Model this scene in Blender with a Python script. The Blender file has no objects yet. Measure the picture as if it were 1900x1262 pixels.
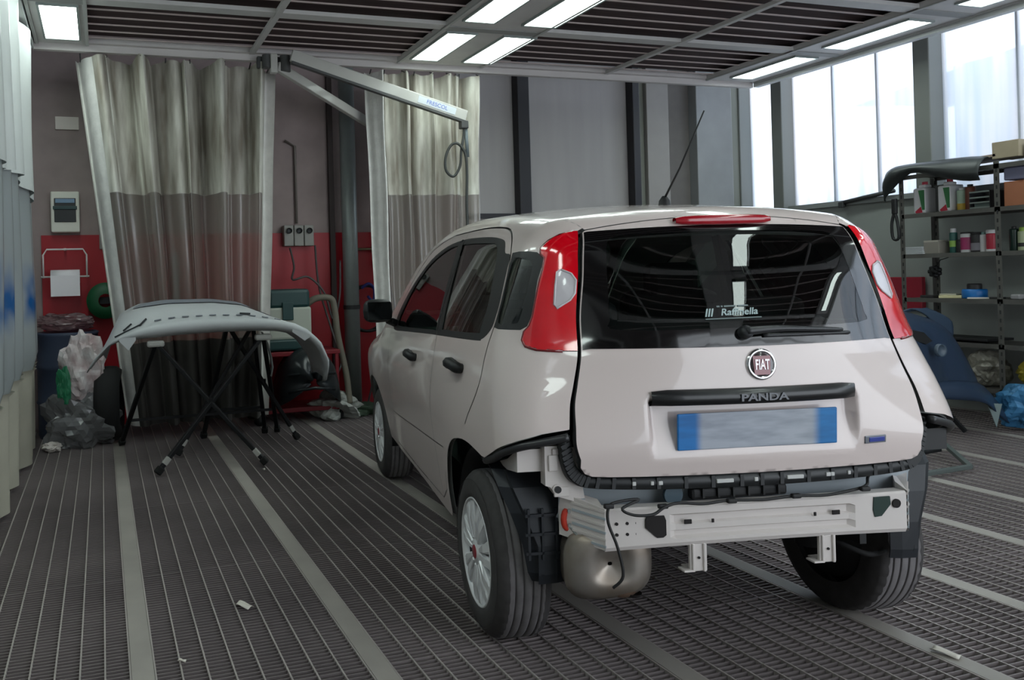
import bpy, bmesh, math, random
import numpy as np
from mathutils import Vector, Matrix, geometry
random.seed(7)
PI = math.pi
sc = bpy.context.scene
C = sc.collection

# ------------------------------------------------------------------ camera
CAM_H = 1.2957
def cam_setup():
    yaw, pitch, roll, f = .2964, -.0042, -.027, 1473.5
    cy, sy, cp, sp = math.cos(yaw), math.sin(yaw), math.cos(pitch), math.sin(pitch)
    fw = Vector((sy*cp, cy*cp, -sp)); r = Vector((cy, -sy, 0)); u = r.cross(fw)
    cr, sr = math.cos(roll), math.sin(roll)
    r2 = cr*r + sr*u; u2 = -sr*r + cr*u
    cam = bpy.data.cameras.new('camera'); o = bpy.data.objects.new('camera', cam); C.objects.link(o)
    m = Matrix((r2, u2, -fw)).transposed().to_4x4(); m.translation = Vector((0, 0, CAM_H))
    o.matrix_world = m
    cam.sensor_width = 36; cam.sensor_fit = 'HORIZONTAL'; cam.lens = 36*f/1900
    cam.shift_x = 312/1900; cam.shift_y = -124/1900
    cam.clip_start = .05; cam.clip_end = 200
    sc.camera = o
cam_setup()

# ------------------------------------------------------------------ world, sun, exposure
world = bpy.data.worlds.new('world'); sc.world = world; world.use_nodes = True
bg = world.node_tree.nodes['Background']; bg.inputs[0].default_value = (.86, .93, 1.0, 1); bg.inputs[1].default_value = 2.9
sc.view_settings.view_transform = 'Standard'; sc.view_settings.look = 'None'
sc.view_settings.gamma = 1; sc.view_settings.exposure = 0.0
sc.view_settings.use_curve_mapping = False
LAMP_E = 11.0

# ------------------------------------------------------------------ materials
def lin(c):
    return tuple(((v/255)/12.92 if v/255 <= .04045 else ((v/255+.055)/1.055)**2.4) for v in c) + (1,)
MC = {}
def mat(name, rgb, rough=.5, metal=0., coat=0., emis=None, es=0., noise=0., nscale=8., rgb2=None, bump=0., stretch=None, spec=None, alpha=None):
    if name in MC: return MC[name]
    m = bpy.data.materials.new(name); m.use_nodes = True; nt = m.node_tree; b = nt.nodes['Principled BSDF']
    b.inputs['Base Color'].default_value = lin(rgb); b.inputs['Roughness'].default_value = rough
    b.inputs['Metallic'].default_value = metal; b.inputs['Coat Weight'].default_value = coat
    b.inputs['Coat Roughness'].default_value = .05
    if spec is not None: b.inputs['Specular IOR Level'].default_value = spec
    if emis: b.inputs['Emission Color'].default_value = lin(emis); b.inputs['Emission Strength'].default_value = es
    if alpha is not None: b.inputs['Alpha'].default_value = alpha
    if noise or rgb2 or bump:
        tc = nt.nodes.new('ShaderNodeTexCoord'); mp = nt.nodes.new('ShaderNodeMapping'); nt.links.new(tc.outputs['Object'], mp.inputs[0])
        if stretch: mp.inputs['Scale'].default_value = stretch
        n = nt.nodes.new('ShaderNodeTexNoise'); n.inputs['Scale'].default_value = nscale; n.inputs['Detail'].default_value = 5
        nt.links.new(mp.outputs[0], n.inputs['Vector'])
        if noise or rgb2:
            r = nt.nodes.new('ShaderNodeValToRGB'); r.color_ramp.elements[0].position = .32; r.color_ramp.elements[1].position = .68
            c = lin(rgb); c2 = lin(rgb2) if rgb2 else tuple(v*(1-noise) for v in c[:3])+(1,)
            r.color_ramp.elements[0].color = c2; r.color_ramp.elements[1].color = c
            nt.links.new(n.outputs['Fac'], r.inputs[0]); nt.links.new(r.outputs[0], b.inputs['Base Color'])
        if bump:
            bp = nt.nodes.new('ShaderNodeBump'); bp.inputs['Strength'].default_value = bump; bp.inputs['Distance'].default_value = .02
            nt.links.new(n.outputs['Fac'], bp.inputs['Height']); nt.links.new(bp.outputs[0], b.inputs['Normal'])
    MC[name] = m; return m
def glassy(name, tint, refl=1.0, rough=0., diff=0., dcol=(200, 200, 200), base=0.):
    """thin sheet: see-through, with a mirror-like reflection that grows at grazing angles"""
    if name in MC: return MC[name]
    m = bpy.data.materials.new(name); m.use_nodes = True; nt = m.node_tree; nt.nodes.clear()
    out = nt.nodes.new('ShaderNodeOutputMaterial'); t = nt.nodes.new('ShaderNodeBsdfTransparent'); t.inputs[0].default_value = lin(tint)
    g = nt.nodes.new('ShaderNodeBsdfGlossy'); g.inputs['Roughness'].default_value = rough
    fr = nt.nodes.new('ShaderNodeFresnel'); fr.inputs[0].default_value = 1.5
    ml = nt.nodes.new('ShaderNodeMath'); ml.operation = 'MULTIPLY_ADD'; ml.inputs[1].default_value = refl; ml.inputs[2].default_value = base; nt.links.new(fr.outputs[0], ml.inputs[0])
    mx = nt.nodes.new('ShaderNodeMixShader'); nt.links.new(ml.outputs[0], mx.inputs[0])
    src = t.outputs[0]
    if diff:
        d = nt.nodes.new('ShaderNodeBsdfTranslucent'); d.inputs[0].default_value = lin(dcol)
        d2 = nt.nodes.new('ShaderNodeBsdfDiffuse'); d2.inputs[0].default_value = lin(dcol)
        ms = nt.nodes.new('ShaderNodeMixShader'); ms.inputs[0].default_value = .5
        nt.links.new(d.outputs[0], ms.inputs[1]); nt.links.new(d2.outputs[0], ms.inputs[2])
        m2 = nt.nodes.new('ShaderNodeMixShader'); m2.inputs[0].default_value = diff
        nt.links.new(t.outputs[0], m2.inputs[1]); nt.links.new(ms.outputs[0], m2.inputs[2]); src = m2.outputs[0]
    nt.links.new(src, mx.inputs[1]); nt.links.new(g.outputs[0], mx.inputs[2]); nt.links.new(mx.outputs[0], out.inputs[0])
    MC[name] = m; return m

PAINT = mat('car paint', (224, 209, 205), .32, coat=.9)
BLACKP = mat('black plastic', (24, 25, 27), .5)
DARKTRIM = mat('dark trim', (38, 39, 40), .6)
CERAMIC = mat('black glass border', (10, 11, 12), .08, coat=.6)
RUBBER = mat('tyre rubber', (66, 63, 63), .8, noise=.25, nscale=30)
SILVER = mat('silver plastic', (232, 232, 234), .3, metal=.2, coat=.4)
TREAD = mat('dusty tyre tread', (116, 112, 113), .85, noise=.2, nscale=25)
CHROME = mat('chrome', (220, 220, 222), .15, metal=1.)
REDL = mat('red lamp plastic', (250, 4, 30), .10, coat=1., rgb2=(205, 0, 24), nscale=5, stretch=(1, 1, .5))
REDL.node_tree.nodes['Principled BSDF'].inputs['Subsurface Weight'].default_value = .0
CLEARL = mat('clear lamp plastic', (205, 200, 205), .15, coat=1.)
CARGLASS = glassy('car glass', (158, 180, 170), 1.2, base=.02)
REARGLASS = glassy('rear glass', (190, 202, 197), 1.0, base=.01)
SHELLW = mat('painted steel', (214, 206, 202), .45, coat=.2)
SHELLG = mat('painted panel', (170, 178, 184), .5)
LGREY = mat('light grey metal', (148, 152, 150), .5, metal=.1)
CEILG = mat('ceiling frame grey', (206, 203, 201), .55, noise=.08)
FILTER = mat('filter dark', (74, 56, 56), .95, noise=.35, nscale=3, stretch=(1, 6, 1))
CONC = mat('brown grey wall', (168, 152, 150), .9, noise=.18, nscale=4)
REDW = mat('red wall paint', (168, 10, 30), .45, noise=.12, nscale=3)
GALV = mat('grating steel', (146, 136, 136), .5, metal=.35, noise=.35, nscale=1.2)
GALV2 = mat('grating long bars', (186, 178, 174), .5, metal=.3, noise=.2, nscale=2)
STRIP = mat('flat floor bar', (166, 160, 153), .5, metal=.05, noise=.2, nscale=3)
PIT = mat('pit floor dust', (70, 56, 54), .95, noise=.5, nscale=1.3)
CURT = mat('white curtain fabric', (214, 212, 202), .6, rgb2=(140, 132, 120), nscale=2.6, stretch=(5, 3, .7))  # upright streaks: dirt, plus the shade of the fold valleys put into the colour
CURTW = mat('white curtain edge', (232, 230, 226), .6, noise=.12, nscale=12, bump=.3)
PVC = glassy('clear curtain window', (214, 206, 202), 1.6, .2, diff=.42, dcol=(222, 214, 204))
SIDEP = glassy('plastic sheet', (215, 222, 226), 1.0, .2, diff=.9, dcol=(196, 208, 212))

# ------------------------------------------------------------------ mesh builder
class MB:
    def __init__(s): s.v = []; s.f = []; s.m = []; s.mats = []; s.sm = []
    def mi(s, m):
        if m not in s.mats: s.mats.append(m)
        return s.mats.index(m)
    def add(s, vs, fs, m, smooth=False, M=None):
        k = len(s.v); s.v += [tuple((M @ Vector(p))) if M else tuple(p) for p in vs]
        i = s.mi(m)
        for f in fs: s.f.append(tuple(q+k for q in f)); s.m.append(i); s.sm.append(smooth)
        return s
    def box(s, c, d, m, M=None, bev=0.):
        x, y, z = c; a, b, h = d[0]/2, d[1]/2, d[2]/2
        if bev > 0:
            bm = bmesh.new(); bmesh.ops.create_cube(bm, size=1)
            for v in bm.verts: v.co = Vector((v.co.x*d[0], v.co.y*d[1], v.co.z*d[2]))
            bmesh.ops.bevel(bm, geom=bm.edges[:], offset=min(bev, min(d)*.45), segments=2, affect='EDGES', profile=.5)
            bm.verts.index_update()
            vs = [tuple(v.co+Vector(c)) for v in bm.verts]; fs = [tuple(v.index for v in f.verts) for f in bm.faces]; bm.free()
            return s.add(vs, fs, m, False, M)
        vs = [(x-a, y-b, z-h), (x+a, y-b, z-h), (x+a, y+b, z-h), (x-a, y+b, z-h), (x-a, y-b, z+h), (x+a, y-b, z+h), (x+a, y+b, z+h), (x-a, y+b, z+h)]
        return s.add(vs, [(0, 3, 2, 1), (4, 5, 6, 7), (0, 1, 5, 4), (1, 2, 6, 5), (2, 3, 7, 6), (3, 0, 4, 7)], m, False, M)
    def bar(s, p, q, w, h, m, bev=0., up=(0, 0, 1)):
        p, q = Vector(p), Vector(q); d = q-p; L = d.length; d.normalize(); u = Vector(up)
        if abs(d.dot(u)) > .98: u = Vector((0, 1, 0))
        r = d.cross(u).normalized(); u = r.cross(d)
        M = Matrix((r, d, u)).transposed().to_4x4(); M.translation = (p+q)/2
        return s.box((0, 0, 0), (w, L, h), m, M, bev)
    def tube(s, pts, r, m, n=8, closed=False, cap=True):
        pts = [Vector(p) for p in pts]; N = len(pts); vs = []; prev = None
        for i, p in enumerate(pts):
            t = (pts[(i+1) % N]-pts[i-1]) if closed else (pts[min(i+1, N-1)]-pts[max(i-1, 0)])
            t.normalize()
            if prev is None:
                a = Vector((0, 0, 1)) if abs(t.z) < .9 else Vector((1, 0, 0)); a = (a-t*a.dot(t)).normalized()
            else: a = (prev-t*prev.dot(t)).normalized()
            prev = a; b = t.cross(a); rr = r[i] if isinstance(r, (list, tuple)) else r
            for k in range(n):
                an = 2*PI*k/n; vs.append(p+(a*math.cos(an)+b*math.sin(an))*rr)
        fs = []
        for i in range(N if closed else N-1):
            j = (i+1) % N
            for k in range(n): fs.append((i*n+k, i*n+(k+1) % n, j*n+(k+1) % n, j*n+k))
        if cap and not closed: fs.append(tuple(range(n))[::-1]); fs.append(tuple((N-1)*n+k for k in range(n)))
        return s.add(vs, fs, m, True)
    def lathe(s, prof, m, n=32, M=None, smooth=True, cap=False):
        """prof: (radius, height) pairs around the local Z axis"""
        vs = [(r*math.cos(2*PI*k/n), r*math.sin(2*PI*k/n), z) for r, z in prof for k in range(n)]
        fs = [(i*n+k, i*n+(k+1) % n, (i+1)*n+(k+1) % n, (i+1)*n+k) for i in range(len(prof)-1) for k in range(n)]
        if cap: fs.append(tuple(range(n))[::-1]); fs.append(tuple((len(prof)-1)*n+k for k in range(n)))
        return s.add(vs, fs, m, smooth, M)
    def cyl(s, c, r, h, m, n=24, M=None):
        T = Matrix.Translation(c)
        return s.lathe([(r*.999, 0), (r, 0), (r, h), (r*.999, h)], m, n, (M @ T) if M else T, False, True)
    def prism(s, poly, y0, y1, m, axis='y', M=None):
        n = len(poly)
        def P(a, b, t): return {'y': (a, t, b), 'x': (t, a, b), 'z': (a, b, t)}[axis]
        vs = [P(a, b, y0) for a, b in poly]+[P(a, b, y1) for a, b in poly]
        fs = [tuple(range(n)), tuple(range(2*n-1, n-1, -1))]+[(i, i+n, (i+1) % n+n, (i+1) % n) for i in range(n)]
        return s.add(vs, fs, m, False, M)
    def grid(s, P, m, closed=False, smooth=True, thick=0.):
        R, K = len(P), len(P[0]); vs = [p for row in P for p in row]
        fs = [(i*K+j, i*K+j+1, (i+1)*K+j+1, (i+1)*K+j) for i in range(R-1) for j in range(K-1)]
        return s.add(vs, fs, m, smooth)
    def text(s, body, size, m, M, depth=.001, align='CENTER', bold=0.0):
        cu = bpy.data.curves.new('t', 'FONT'); cu.body = body; cu.size = size; cu.extrude = depth; cu.align_x = align; cu.align_y = 'CENTER'; cu.offset = bold; cu.resolution_u = 3
        o = bpy.data.objects.new('t', cu); C.objects.link(o); bpy.context.view_layer.update()
        me = bpy.data.meshes.new_from_object(o.evaluated_get(bpy.context.evaluated_depsgraph_get()))
        s.add([tuple(v.co) for v in me.vertices], [tuple(p.vertices) for p in me.polygons], m, False, M)
        bpy.data.objects.remove(o); bpy.data.meshes.remove(me); bpy.data.curves.remove(cu); return s
    def build(s, name, parent=None, fix=True):
        me = bpy.data.meshes.new(name); me.from_pydata(s.v, [], s.f)
        for m in s.mats: me.materials.append(m)
        me.polygons.foreach_set('material_index', s.m); me.polygons.foreach_set('use_smooth', s.sm)
        if fix:
            bm = bmesh.new(); bm.from_mesh(me); bmesh.ops.recalc_face_normals(bm, faces=bm.faces); bm.to_mesh(me); bm.free()
        me.update(); o = bpy.data.objects.new(name, me); C.objects.link(o)
        if parent: o.parent = parent
        return o
def solid(o, t, off=0.):
    md = o.modifiers.new('s', 'SOLIDIFY'); md.thickness = t; md.offset = off; return o
def thing(name, label, cat, loc=(0, 0, 0), rz=0., group=None):
    o = bpy.data.objects.new(name, None); C.objects.link(o); o.empty_display_size = .1
    o.location = loc; o.rotation_euler = (0, 0, rz); return tag(o, label, cat, group)
def tag(o, label, cat, group=None, kind=None):
    o['label'] = label; o['category'] = cat
    if group: o['group'] = group
    if kind: o['kind'] = kind
    return o
def struct(o, label=None):
    o['kind'] = 'structure'
    if label: o['label'] = label
    return o
def dup(root, loc, rz=None, label=None):
    r = root.copy(); C.objects.link(r); r.location = loc
    if rz is not None: r.rotation_euler = (0, 0, rz)
    if label: r['label'] = label
    for ch in list(root.children):
        c = ch.copy(); C.objects.link(c); c.parent = r
        for g in list(ch.children):
            d = g.copy(); C.objects.link(d); d.parent = c
    return r
def inst(mb, name, loc, label, cat, group=None, parent=None):
    """a single-mesh thing built round its own origin"""
    o = mb.build(name); o.location = loc; return tag(o, label, cat, group)
def RX(a): return Matrix.Rotation(a, 4, 'X')
def RY(a): return Matrix.Rotation(a, 4, 'Y')
def RZ(a): return Matrix.Rotation(a, 4, 'Z')
def T(x, y, z): return Matrix.Translation((x, y, z))
def cr(pts, n=8, closed=False):
    """Catmull-Rom through points"""
    P = [Vector(p) for p in pts]; out = []; N = len(P)
    for i in range(N if closed else N-1):
        a, b, c, d = (P[(i-1) % N] if closed or i > 0 else P[0]), P[i], P[(i+1) % N], (P[(i+2) % N] if closed or i+2 < N else P[-1])
        for k in range(n):
            t = k/n; out.append(.5*((2*b)+(c-a)*t+(2*a-5*b+4*c-d)*t*t+(3*b-a-3*c+d)*t**3))
    if not closed: out.append(P[-1])
    return out

# ================================================================== SETTING
ZC = 3.19; YB = 7.5; XR_W = 7.2; XL_W = -2.6
def build_setting():
    # floor: pit slab, fine steel grating bars (real bars), flat support bars
    b = MB(); b.box((2.6, 2.6, -.62), (10.6, 10.4, .1), PIT)
    for x in (-1.5, 1.0, 3.6, 6.0): b.box((x, 2.5, -.35), (.08, 10, .5), PIT)
    fl = struct(b.build('floor'), 'dusty pit under the steel grating floor')
    xs = [-.62, .10, .85, 1.75, 2.62, 3.25, 3.98, 4.69, 5.5, 6.35, 7.15]
    for i in range(10):
        g = MB(); a, c = xs[i]+.04, xs[i+1]-.04; n = max(1, round((c-a)/.082))
        for k in range(n+1):
            x = a+(c-a)*k/n; g.box((x, 2.75, -.0135), (.0055, 9.5, .027), GALV2)
        y = -1.9
        k = 0
        while y < 7.48:
            joint = k % 45 == 0
            g.box(((a+c)/2, y, -.0175), (c-a, .004 if not joint else .006, .030 if not joint else .034), GALV); y += .0245; k += 1
        struct(g.build('floor'), 'fine steel grating panel run of the floor')
    b = MB()
    for i, x in enumerate(xs):
        o = MB().box((x, 2.75, -.006), (.072, 9.5, .014), STRIP).build('trim_%d' % (i+1)); struct(o)
    b = MB(); b.box((-1.6, 2.7, -.02), (1.9, 9.6, .04), mat('side floor', (120, 116, 108), .8, noise=.2)); struct(b.build('floor'))
    b = MB(); b.box((-.66, 2.7, .03), (.1, 9.6, .06), mat('beige sill', (168, 162, 148), .7, noise=.15)); struct(b.build('trim_12'))
    # back wall
    b = MB(); b.box((.45, YB+.1, 2.25), (6.22, .2, 5.9), CONC); struct(b.build('wall_back'))
    b = MB(); b.box((1.05, YB-.012, .87), (3.1, .024, 1.72), REDW); struct(b.build('trim_13'), 'red painted lower wall section behind the curtains')
    # right part: grey sheet panels between dark posts, then pillars
    PG = mat('grey sheet panels', (166, 162, 160), .6, noise=.08, nscale=1.5, stretch=(6, 1, .5))
    b = MB(); b.box((5.45, YB+.08, 2.25), (3.8, .16, 5.9), PG); struct(b.build('wall_back_right'))
    DK = mat('dark post', (22, 20, 26), .5)
    for i, (x, w) in enumerate(((4.27, .14), (5.66, .09))):
        o = MB().box((x, YB-.06, 2.6), (w, .12, 5.2), DK, bev=.01).build('trim_%d' % (14+i)); struct(o)
    o = MB().box((4.0, YB-.03, 1.885), (.75, .05, .05), DK).build('trim_16'); struct(o)
    GW = mat('greenish post', (120, 122, 112), .6); LG2 = mat('mottled pillar', (150, 152, 152), .55, noise=.25, nscale=2.2); MG = mat('brown grey pillar', (110, 106, 102), .8, noise=.1)
    for i, (x0, x1, y, m) in enumerate(((5.71, 5.81, .05, GW), (5.81, 6.1, .1, mat('pillar light', (150, 146, 142), .7, noise=.06)), (6.1, 6.44, .02, MG), (6.44, 6.93, .14, LG2), (6.93, 7.2, .06, GW))):
        o = MB().box(((x0+x1)/2, YB-y/2, 2.6), (x1-x0, y, 5.2), m, bev=.008).build('trim_%d' % (17+i)); struct(o)
    # right wall below the windows + posts + panes
    WR = mat('right wall grey', (150, 154, 150), .8, noise=.08, nscale=2)
    b = MB(); b.box((XR_W+.1, 2.75, .62), (.2, 9.6, 2.56), WR); b.box((XR_W-.02, 2.75, 1.9), (.06, 9.5, .05), LGREY); struct(b.build('wall_right'))
    b = MB(); b.box((XR_W+.1, 2.75, 4.9), (.2, 9.6, .8), WR); struct(b.build('wall_right_top'))
    pm = pane_mat()
    ys = [(7.42, 6.97), (6.83, 5.37), (5.22, 3.4), (3.26, 1.4), (1.26, -1.0)]
    for i, (y0, y1) in enumerate(ys):
        w = MB().box((XR_W+.06, (y0+y1)/2, 3.2), (.02, y0-y1, 2.6), pm).build('window_%d' % (i+1)); struct(w)
        n = max(1, round((y0-y1)/.52))
        for k in range(1, n):
            y = y0-(y0-y1)*k/n
            MB().box((XR_W+.07, y, 3.2), (.03, .022, 2.6), mat('pane rib', (170, 178, 184), .5)).build('window_rib', w)
    for i, (y0, y1) in enumerate(((6.97, 6.83), (5.37, 5.22), (3.4, 3.26), (1.4, 1.26), (7.5, 7.42))):
        o = MB().box((XR_W-.0, (y0+y1)/2, 3.2), (.22, y0-y1, 2.6), mat('window post', (122, 124, 120), .5), bev=.01).build('trim_%d' % (22+i)); struct(o)
    # left wall (hidden behind the plastic curtain) and an unseen wall added behind the viewer to block daylight from the left
    b = MB(); b.box((XL_W-.1, 2.2, 2.25), (.2, 10.8, 5.9), mat('left wall', (186, 188, 184), .8)); struct(b.build('wall_left'))
    b = MB(); b.box((-.5, -3.4, 2.25), (4.4, .2, 5.9), mat('left wall', (0, 0, 0))); b.box((-2.7, -3.35, 2.25), (.2, .4, 5.9), mat('left wall', (0, 0, 0))); struct(b.build('wall_light_block'), 'unseen wall added behind the viewer to block light from the left')
    b = MB(); b.box((2.3, 2.6, 5.25), (9.9, 10.2, .1), mat('hall roof', (150, 150, 150), .9)); struct(b.build('ceiling_hall_roof'))

def pane_mat():
    m = bpy.data.materials.new('frosted pane'); m.use_nodes = True; nt = m.node_tree; nt.nodes.clear()
    out = nt.nodes.new('ShaderNodeOutputMaterial'); t = nt.nodes.new('ShaderNodeBsdfTransparent'); d = nt.nodes.new('ShaderNodeBsdfTranslucent')
    tc = nt.nodes.new('ShaderNodeTexCoord'); mp = nt.nodes.new('ShaderNodeMapping'); mp.inputs['Scale'].default_value = (1, 5, .25)
    n = nt.nodes.new('ShaderNodeTexNoise'); n.inputs['Scale'].default_value = 2.2; r = nt.nodes.new('ShaderNodeValToRGB')
    r.color_ramp.elements[0].color = (.80, .86, .92, 1); r.color_ramp.elements[1].color = (.97, .96, .98, 1); r.color_ramp.elements[0].position = .35; r.color_ramp.elements[1].position = .65
    nt.links.new(tc.outputs['Object'], mp.inputs[0]); nt.links.new(mp.outputs[0], n.inputs['Vector']); nt.links.new(n.outputs['Fac'], r.inputs[0])
    nt.links.new(r.outputs[0], t.inputs[0]); nt.links.new(r.outputs[0], d.inputs[0])
    mx = nt.nodes.new('ShaderNodeMixShader'); mx.inputs[0].default_value = .62; nt.links.new(t.outputs[0], mx.inputs[1]); nt.links.new(d.outputs[0], mx.inputs[2])
    nt.links.new(mx.outputs[0], out.inputs[0]); return m

def build_ceiling():
    Z = ZC; Y0, Y1 = -1.9, 6.6
    f = MB(); f.box((3.03, 2.35, Z+.09), (6.96, 8.5, .02), FILTER); struct(f.build('ceiling'))
    n = 27
    # slats between the frames: dark felt strips with thin grey edges
    b = MB(); s = MB(); RIB = mat('ceiling slat', (200, 184, 180), .6); RB2 = mat('ceiling slat dark', (60, 50, 50), .8)
    period = 1.132
    y = 5.59
    bars = []
    while y > Y0-.6: bars.append(y); y -= period
    for yb in bars:
        for (xa, xb) in ((-.05, 2.56), (3.40, 5.9)):
            b.box(((xa+xb)/2, yb, Z+.015), (xb-xa, .115, .03), CEILG)
            for k in range(1, 6):
                yy = yb+.06+(period-.12)*k/6
                if yy < Y1-.08: s.box(((xa+xb)/2, yy, Z+.03), (xb-xa, .016, .008), RIB)
    struct(s.build('ceiling')); 
    for (xa, xb) in ((-.45, -.05), (2.56, 3.40), (5.9, 6.52)):     # lamp bands
        b.box(((xa+xb)/2, 2.35, Z+.02), (xb-xa, 8.5, .04), CEILG)
        for yb in bars: b.box(((xa+xb)/2, yb, Z-.003), (xb-xa, .09, .008), mat('frame seam', (150, 150, 148), .6))
        for x in (xa+.012, xb-.012): b.box((x, 2.35, Z-.006), (.024, 8.5, .014), mat('frame edge', (180, 180, 178), .5))
    for x in (1.26, 4.73): b.box((x, 2.35, Z+.01), (.045, 8.5, .03), CEILG)
    struct(b.build('ceiling'))
    r = MB(); r.box((3.03, 6.66, Z-.01), (7.0, .05, .07), mat('rail', (206, 200, 198), .5)); r.box((3.03, 6.61, Z+.03), (7.0, .05, .04), mat('rail', (0, 0, 0)))
    struct(r.build('trim_30'), 'light grey rail along the back edge of the ceiling')
    r = MB(); r.box((6.56, 2.35, Z-.0), (.07, 8.55, .09), mat('edge rail', (196, 198, 196), .5)); struct(r.build('trim_31'))
    r = MB(); r.box((-.5, 2.35, Z-.0), (.08, 8.55, .09), mat('edge rail', (196, 198, 196), .5)); struct(r.build('trim_32'))
    # lamps
    EM = mat('lamp diffuser', (240, 250, 248), .4, emis=(236, 252, 246), es=LAMP_E)
    FR = mat('lamp frame', (150, 158, 156), .4)
    def lampm(w, l):
        t = thing('ceiling_light', '', 'ceiling light', (0, 0, 0), 0, 'fluorescent ceiling lights')
        a = MB()
        for x in (-1, 1): a.box((x*(w/2+.008), 0, 0), (.016, l+.03, .016), FR)
        for y in (-1, 1): a.box((0, y*(l/2+.008), 0), (w, .016, .016), FR)
        a.build('frame', t)
        MB().box((0, 0, .0), (w, l, .006), EM).build('diffuser', t)
        return t
    L1 = lampm(.24, .76); L2 = lampm(.27, .76)
    rows = [6.06, 5.0, 3.87, 2.74, 1.6, .47, -.66]
    names = {(0, 0): 'square bright ceiling light at the far left corner above the plastic curtain',
             (1, 0): 'left ceiling light of the nearer back pair above the swing arm', (2, 0): 'right ceiling light of the back pair, nearest the rear rail',
             (1, 1): 'left ceiling light of the second pair, cut by the picture top', (2, 1): 'right ceiling light of the second pair, longest of the central ones',
             (3, 0): 'long ceiling light in the right edge band nearest the back corner', (3, 1): 'long ceiling light in the right edge band, middle one above the bright window', (3, 2): 'ceiling light in the right edge band, nearest, above the shelf windows'}
    used = [False, False]
    for ci, (x, w) in enumerate(((-.24, 0), (2.76, 0), (3.27, 1), (6.2, 0))):
        for ri, y in enumerate(rows):
            if ci == 1 and ri > 2: continue
            src = (L1, L2)[w]
            lb = names.get((ci, ri), 'ceiling light overhead, outside the picture')
            if not used[w]: src.location = (x, y, ZC-.008); src['label'] = lb; used[w] = True
            else: dup(src, (x, y, ZC-.008), None, lb)
build_setting()
build_ceiling()
# ================================================================== CAR
def spl(xs, ys, n=600):
    xs = np.array(xs, float); ys = np.array(ys, float); N = len(xs); h = np.diff(xs); d = np.diff(ys)/h; m = np.zeros(N); m[0] = d[0]; m[-1] = d[-1]
    for i in range(1, N-1): m[i] = (d[i-1]*h[i]+d[i]*h[i-1])/(h[i-1]+h[i])
    t = np.linspace(xs[0], xs[-1], n); k = np.clip(np.searchsorted(xs, t, side='right')-1, 0, N-2); u = (t-xs[k])/h[k]; H = h[k]
    o = (2*u**3-3*u**2+1)*ys[k]+(u**3-2*u**2+u)*H*m[k]+(-2*u**3+3*u**2)*ys[k+1]+(u**3-u**2)*H*m[k+1]
    return lambda x: np.interp(x, t, o)
WZ = spl([.2, .35, .5, .62, .75, .9, 1.0, 1.06, 1.2, 1.35, 1.5, 1.6], [.73, .762, .785, .80, .808, .79, .768, .748, .70, .645, .585, .54])
PX = spl([-.7, -.5, 0, 1., 1.5, 1.9, 2.3, 2.6, 2.9], [.93, .955, 1., 1., .995, .985, .995, .965, .83])
XRZ = spl([.2, .5, .66, .74, .85, .95, 1.03, 1.08, 1.25, 1.42, 1.47, 1.55, 1.7], [-.45, -.48, -.515, -.53, -.535, -.532, -.525, -.51, -.445, -.37, -.35, -.30, -.2])
KZ = spl([.2, .8, .9, 1.04, 1.28, 1.42, 1.7], [.05, .05, .075, .11, .09, .07, .07])
ZR = spl([-.8, -.36, 0, .5, .9, 1.2, 1.45, 1.75, 2.0, 2.12, 2.3, 2.6, 2.85, 3.0], [1.425, 1.487, 1.53, 1.565, 1.57, 1.55, 1.485, 1.30, 1.13, 1.05, 1.01, .94, .85, .75])
def bf(x, y, z):
    ya = np.sqrt(y*y+1e-6)
    gs = ya-WZ(z)*PX(x); gr = (XRZ(z)+KZ(z)*(y/.55)**2-x)*.95; gt = (z-(ZR(x)-.05*(y/.6)**2))*.9
    gf = (x-(2.86-.12*(y/.7)**2-.4*np.maximum(.45-z, 0)))*.95
    def sm(a, b, r): return np.minimum(np.maximum(a, b), -r)+np.hypot(np.maximum(a+r, 0), np.maximum(b+r, 0))
    return sm(sm(sm(gs, gr, .11), gt, .09), gf, .15)
def bgrad(p, e=.008):
    x, y, z = p[:, 0], p[:, 1], p[:, 2]
    g = np.stack([bf(x+e, y, z)-bf(x-e, y, z), bf(x, y+e, z)-bf(x, y-e, z), bf(x, y, z+e)-bf(x, y, z-e)], -1)
    return g/np.linalg.norm(g, axis=-1, keepdims=True)
def rsolve(mk, a, b, n):
    """first zero from a towards b of bf(mk(t)) for n entries"""
    lo = np.full(n, a, float); hi = np.full(n, b, float); found = np.zeros(n, bool); prev = np.full(n, a, float)
    for t in np.linspace(a, b, 90)[1:]:
        v = bf(*mk(np.full(n, t))); new = (~found) & (v < 0); lo[new] = prev[new]; hi[new] = t; found |= new; prev[:] = t
    for _ in range(26):
        mid = (lo+hi)/2; v = bf(*mk(mid)); ins = v < 0; hi = np.where(ins, mid, hi); lo = np.where(ins, lo, mid)
    return hi
def ch_side(uv): n = len(uv); return np.stack([uv[:, 0], rsolve(lambda t: (uv[:, 0], t, uv[:, 1]), 1.0, .02, n), uv[:, 1]], -1)
def ch_rear(uv): n = len(uv); return np.stack([rsolve(lambda t: (t, uv[:, 0], uv[:, 1]), -1.0, 1.0, n), uv[:, 0], uv[:, 1]], -1)
def ch_top(uv): n = len(uv); return np.stack([uv[:, 0], uv[:, 1], rsolve(lambda t: (uv[:, 0], uv[:, 1], t), 1.8, .3, n)], -1)
def ch_front(uv): n = len(uv); return np.stack([rsolve(lambda t: (t, uv[:, 0], uv[:, 1]), 3.3, 1.5, n), uv[:, 0], uv[:, 1]], -1)
def A(l): return np.array(l, float)
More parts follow.
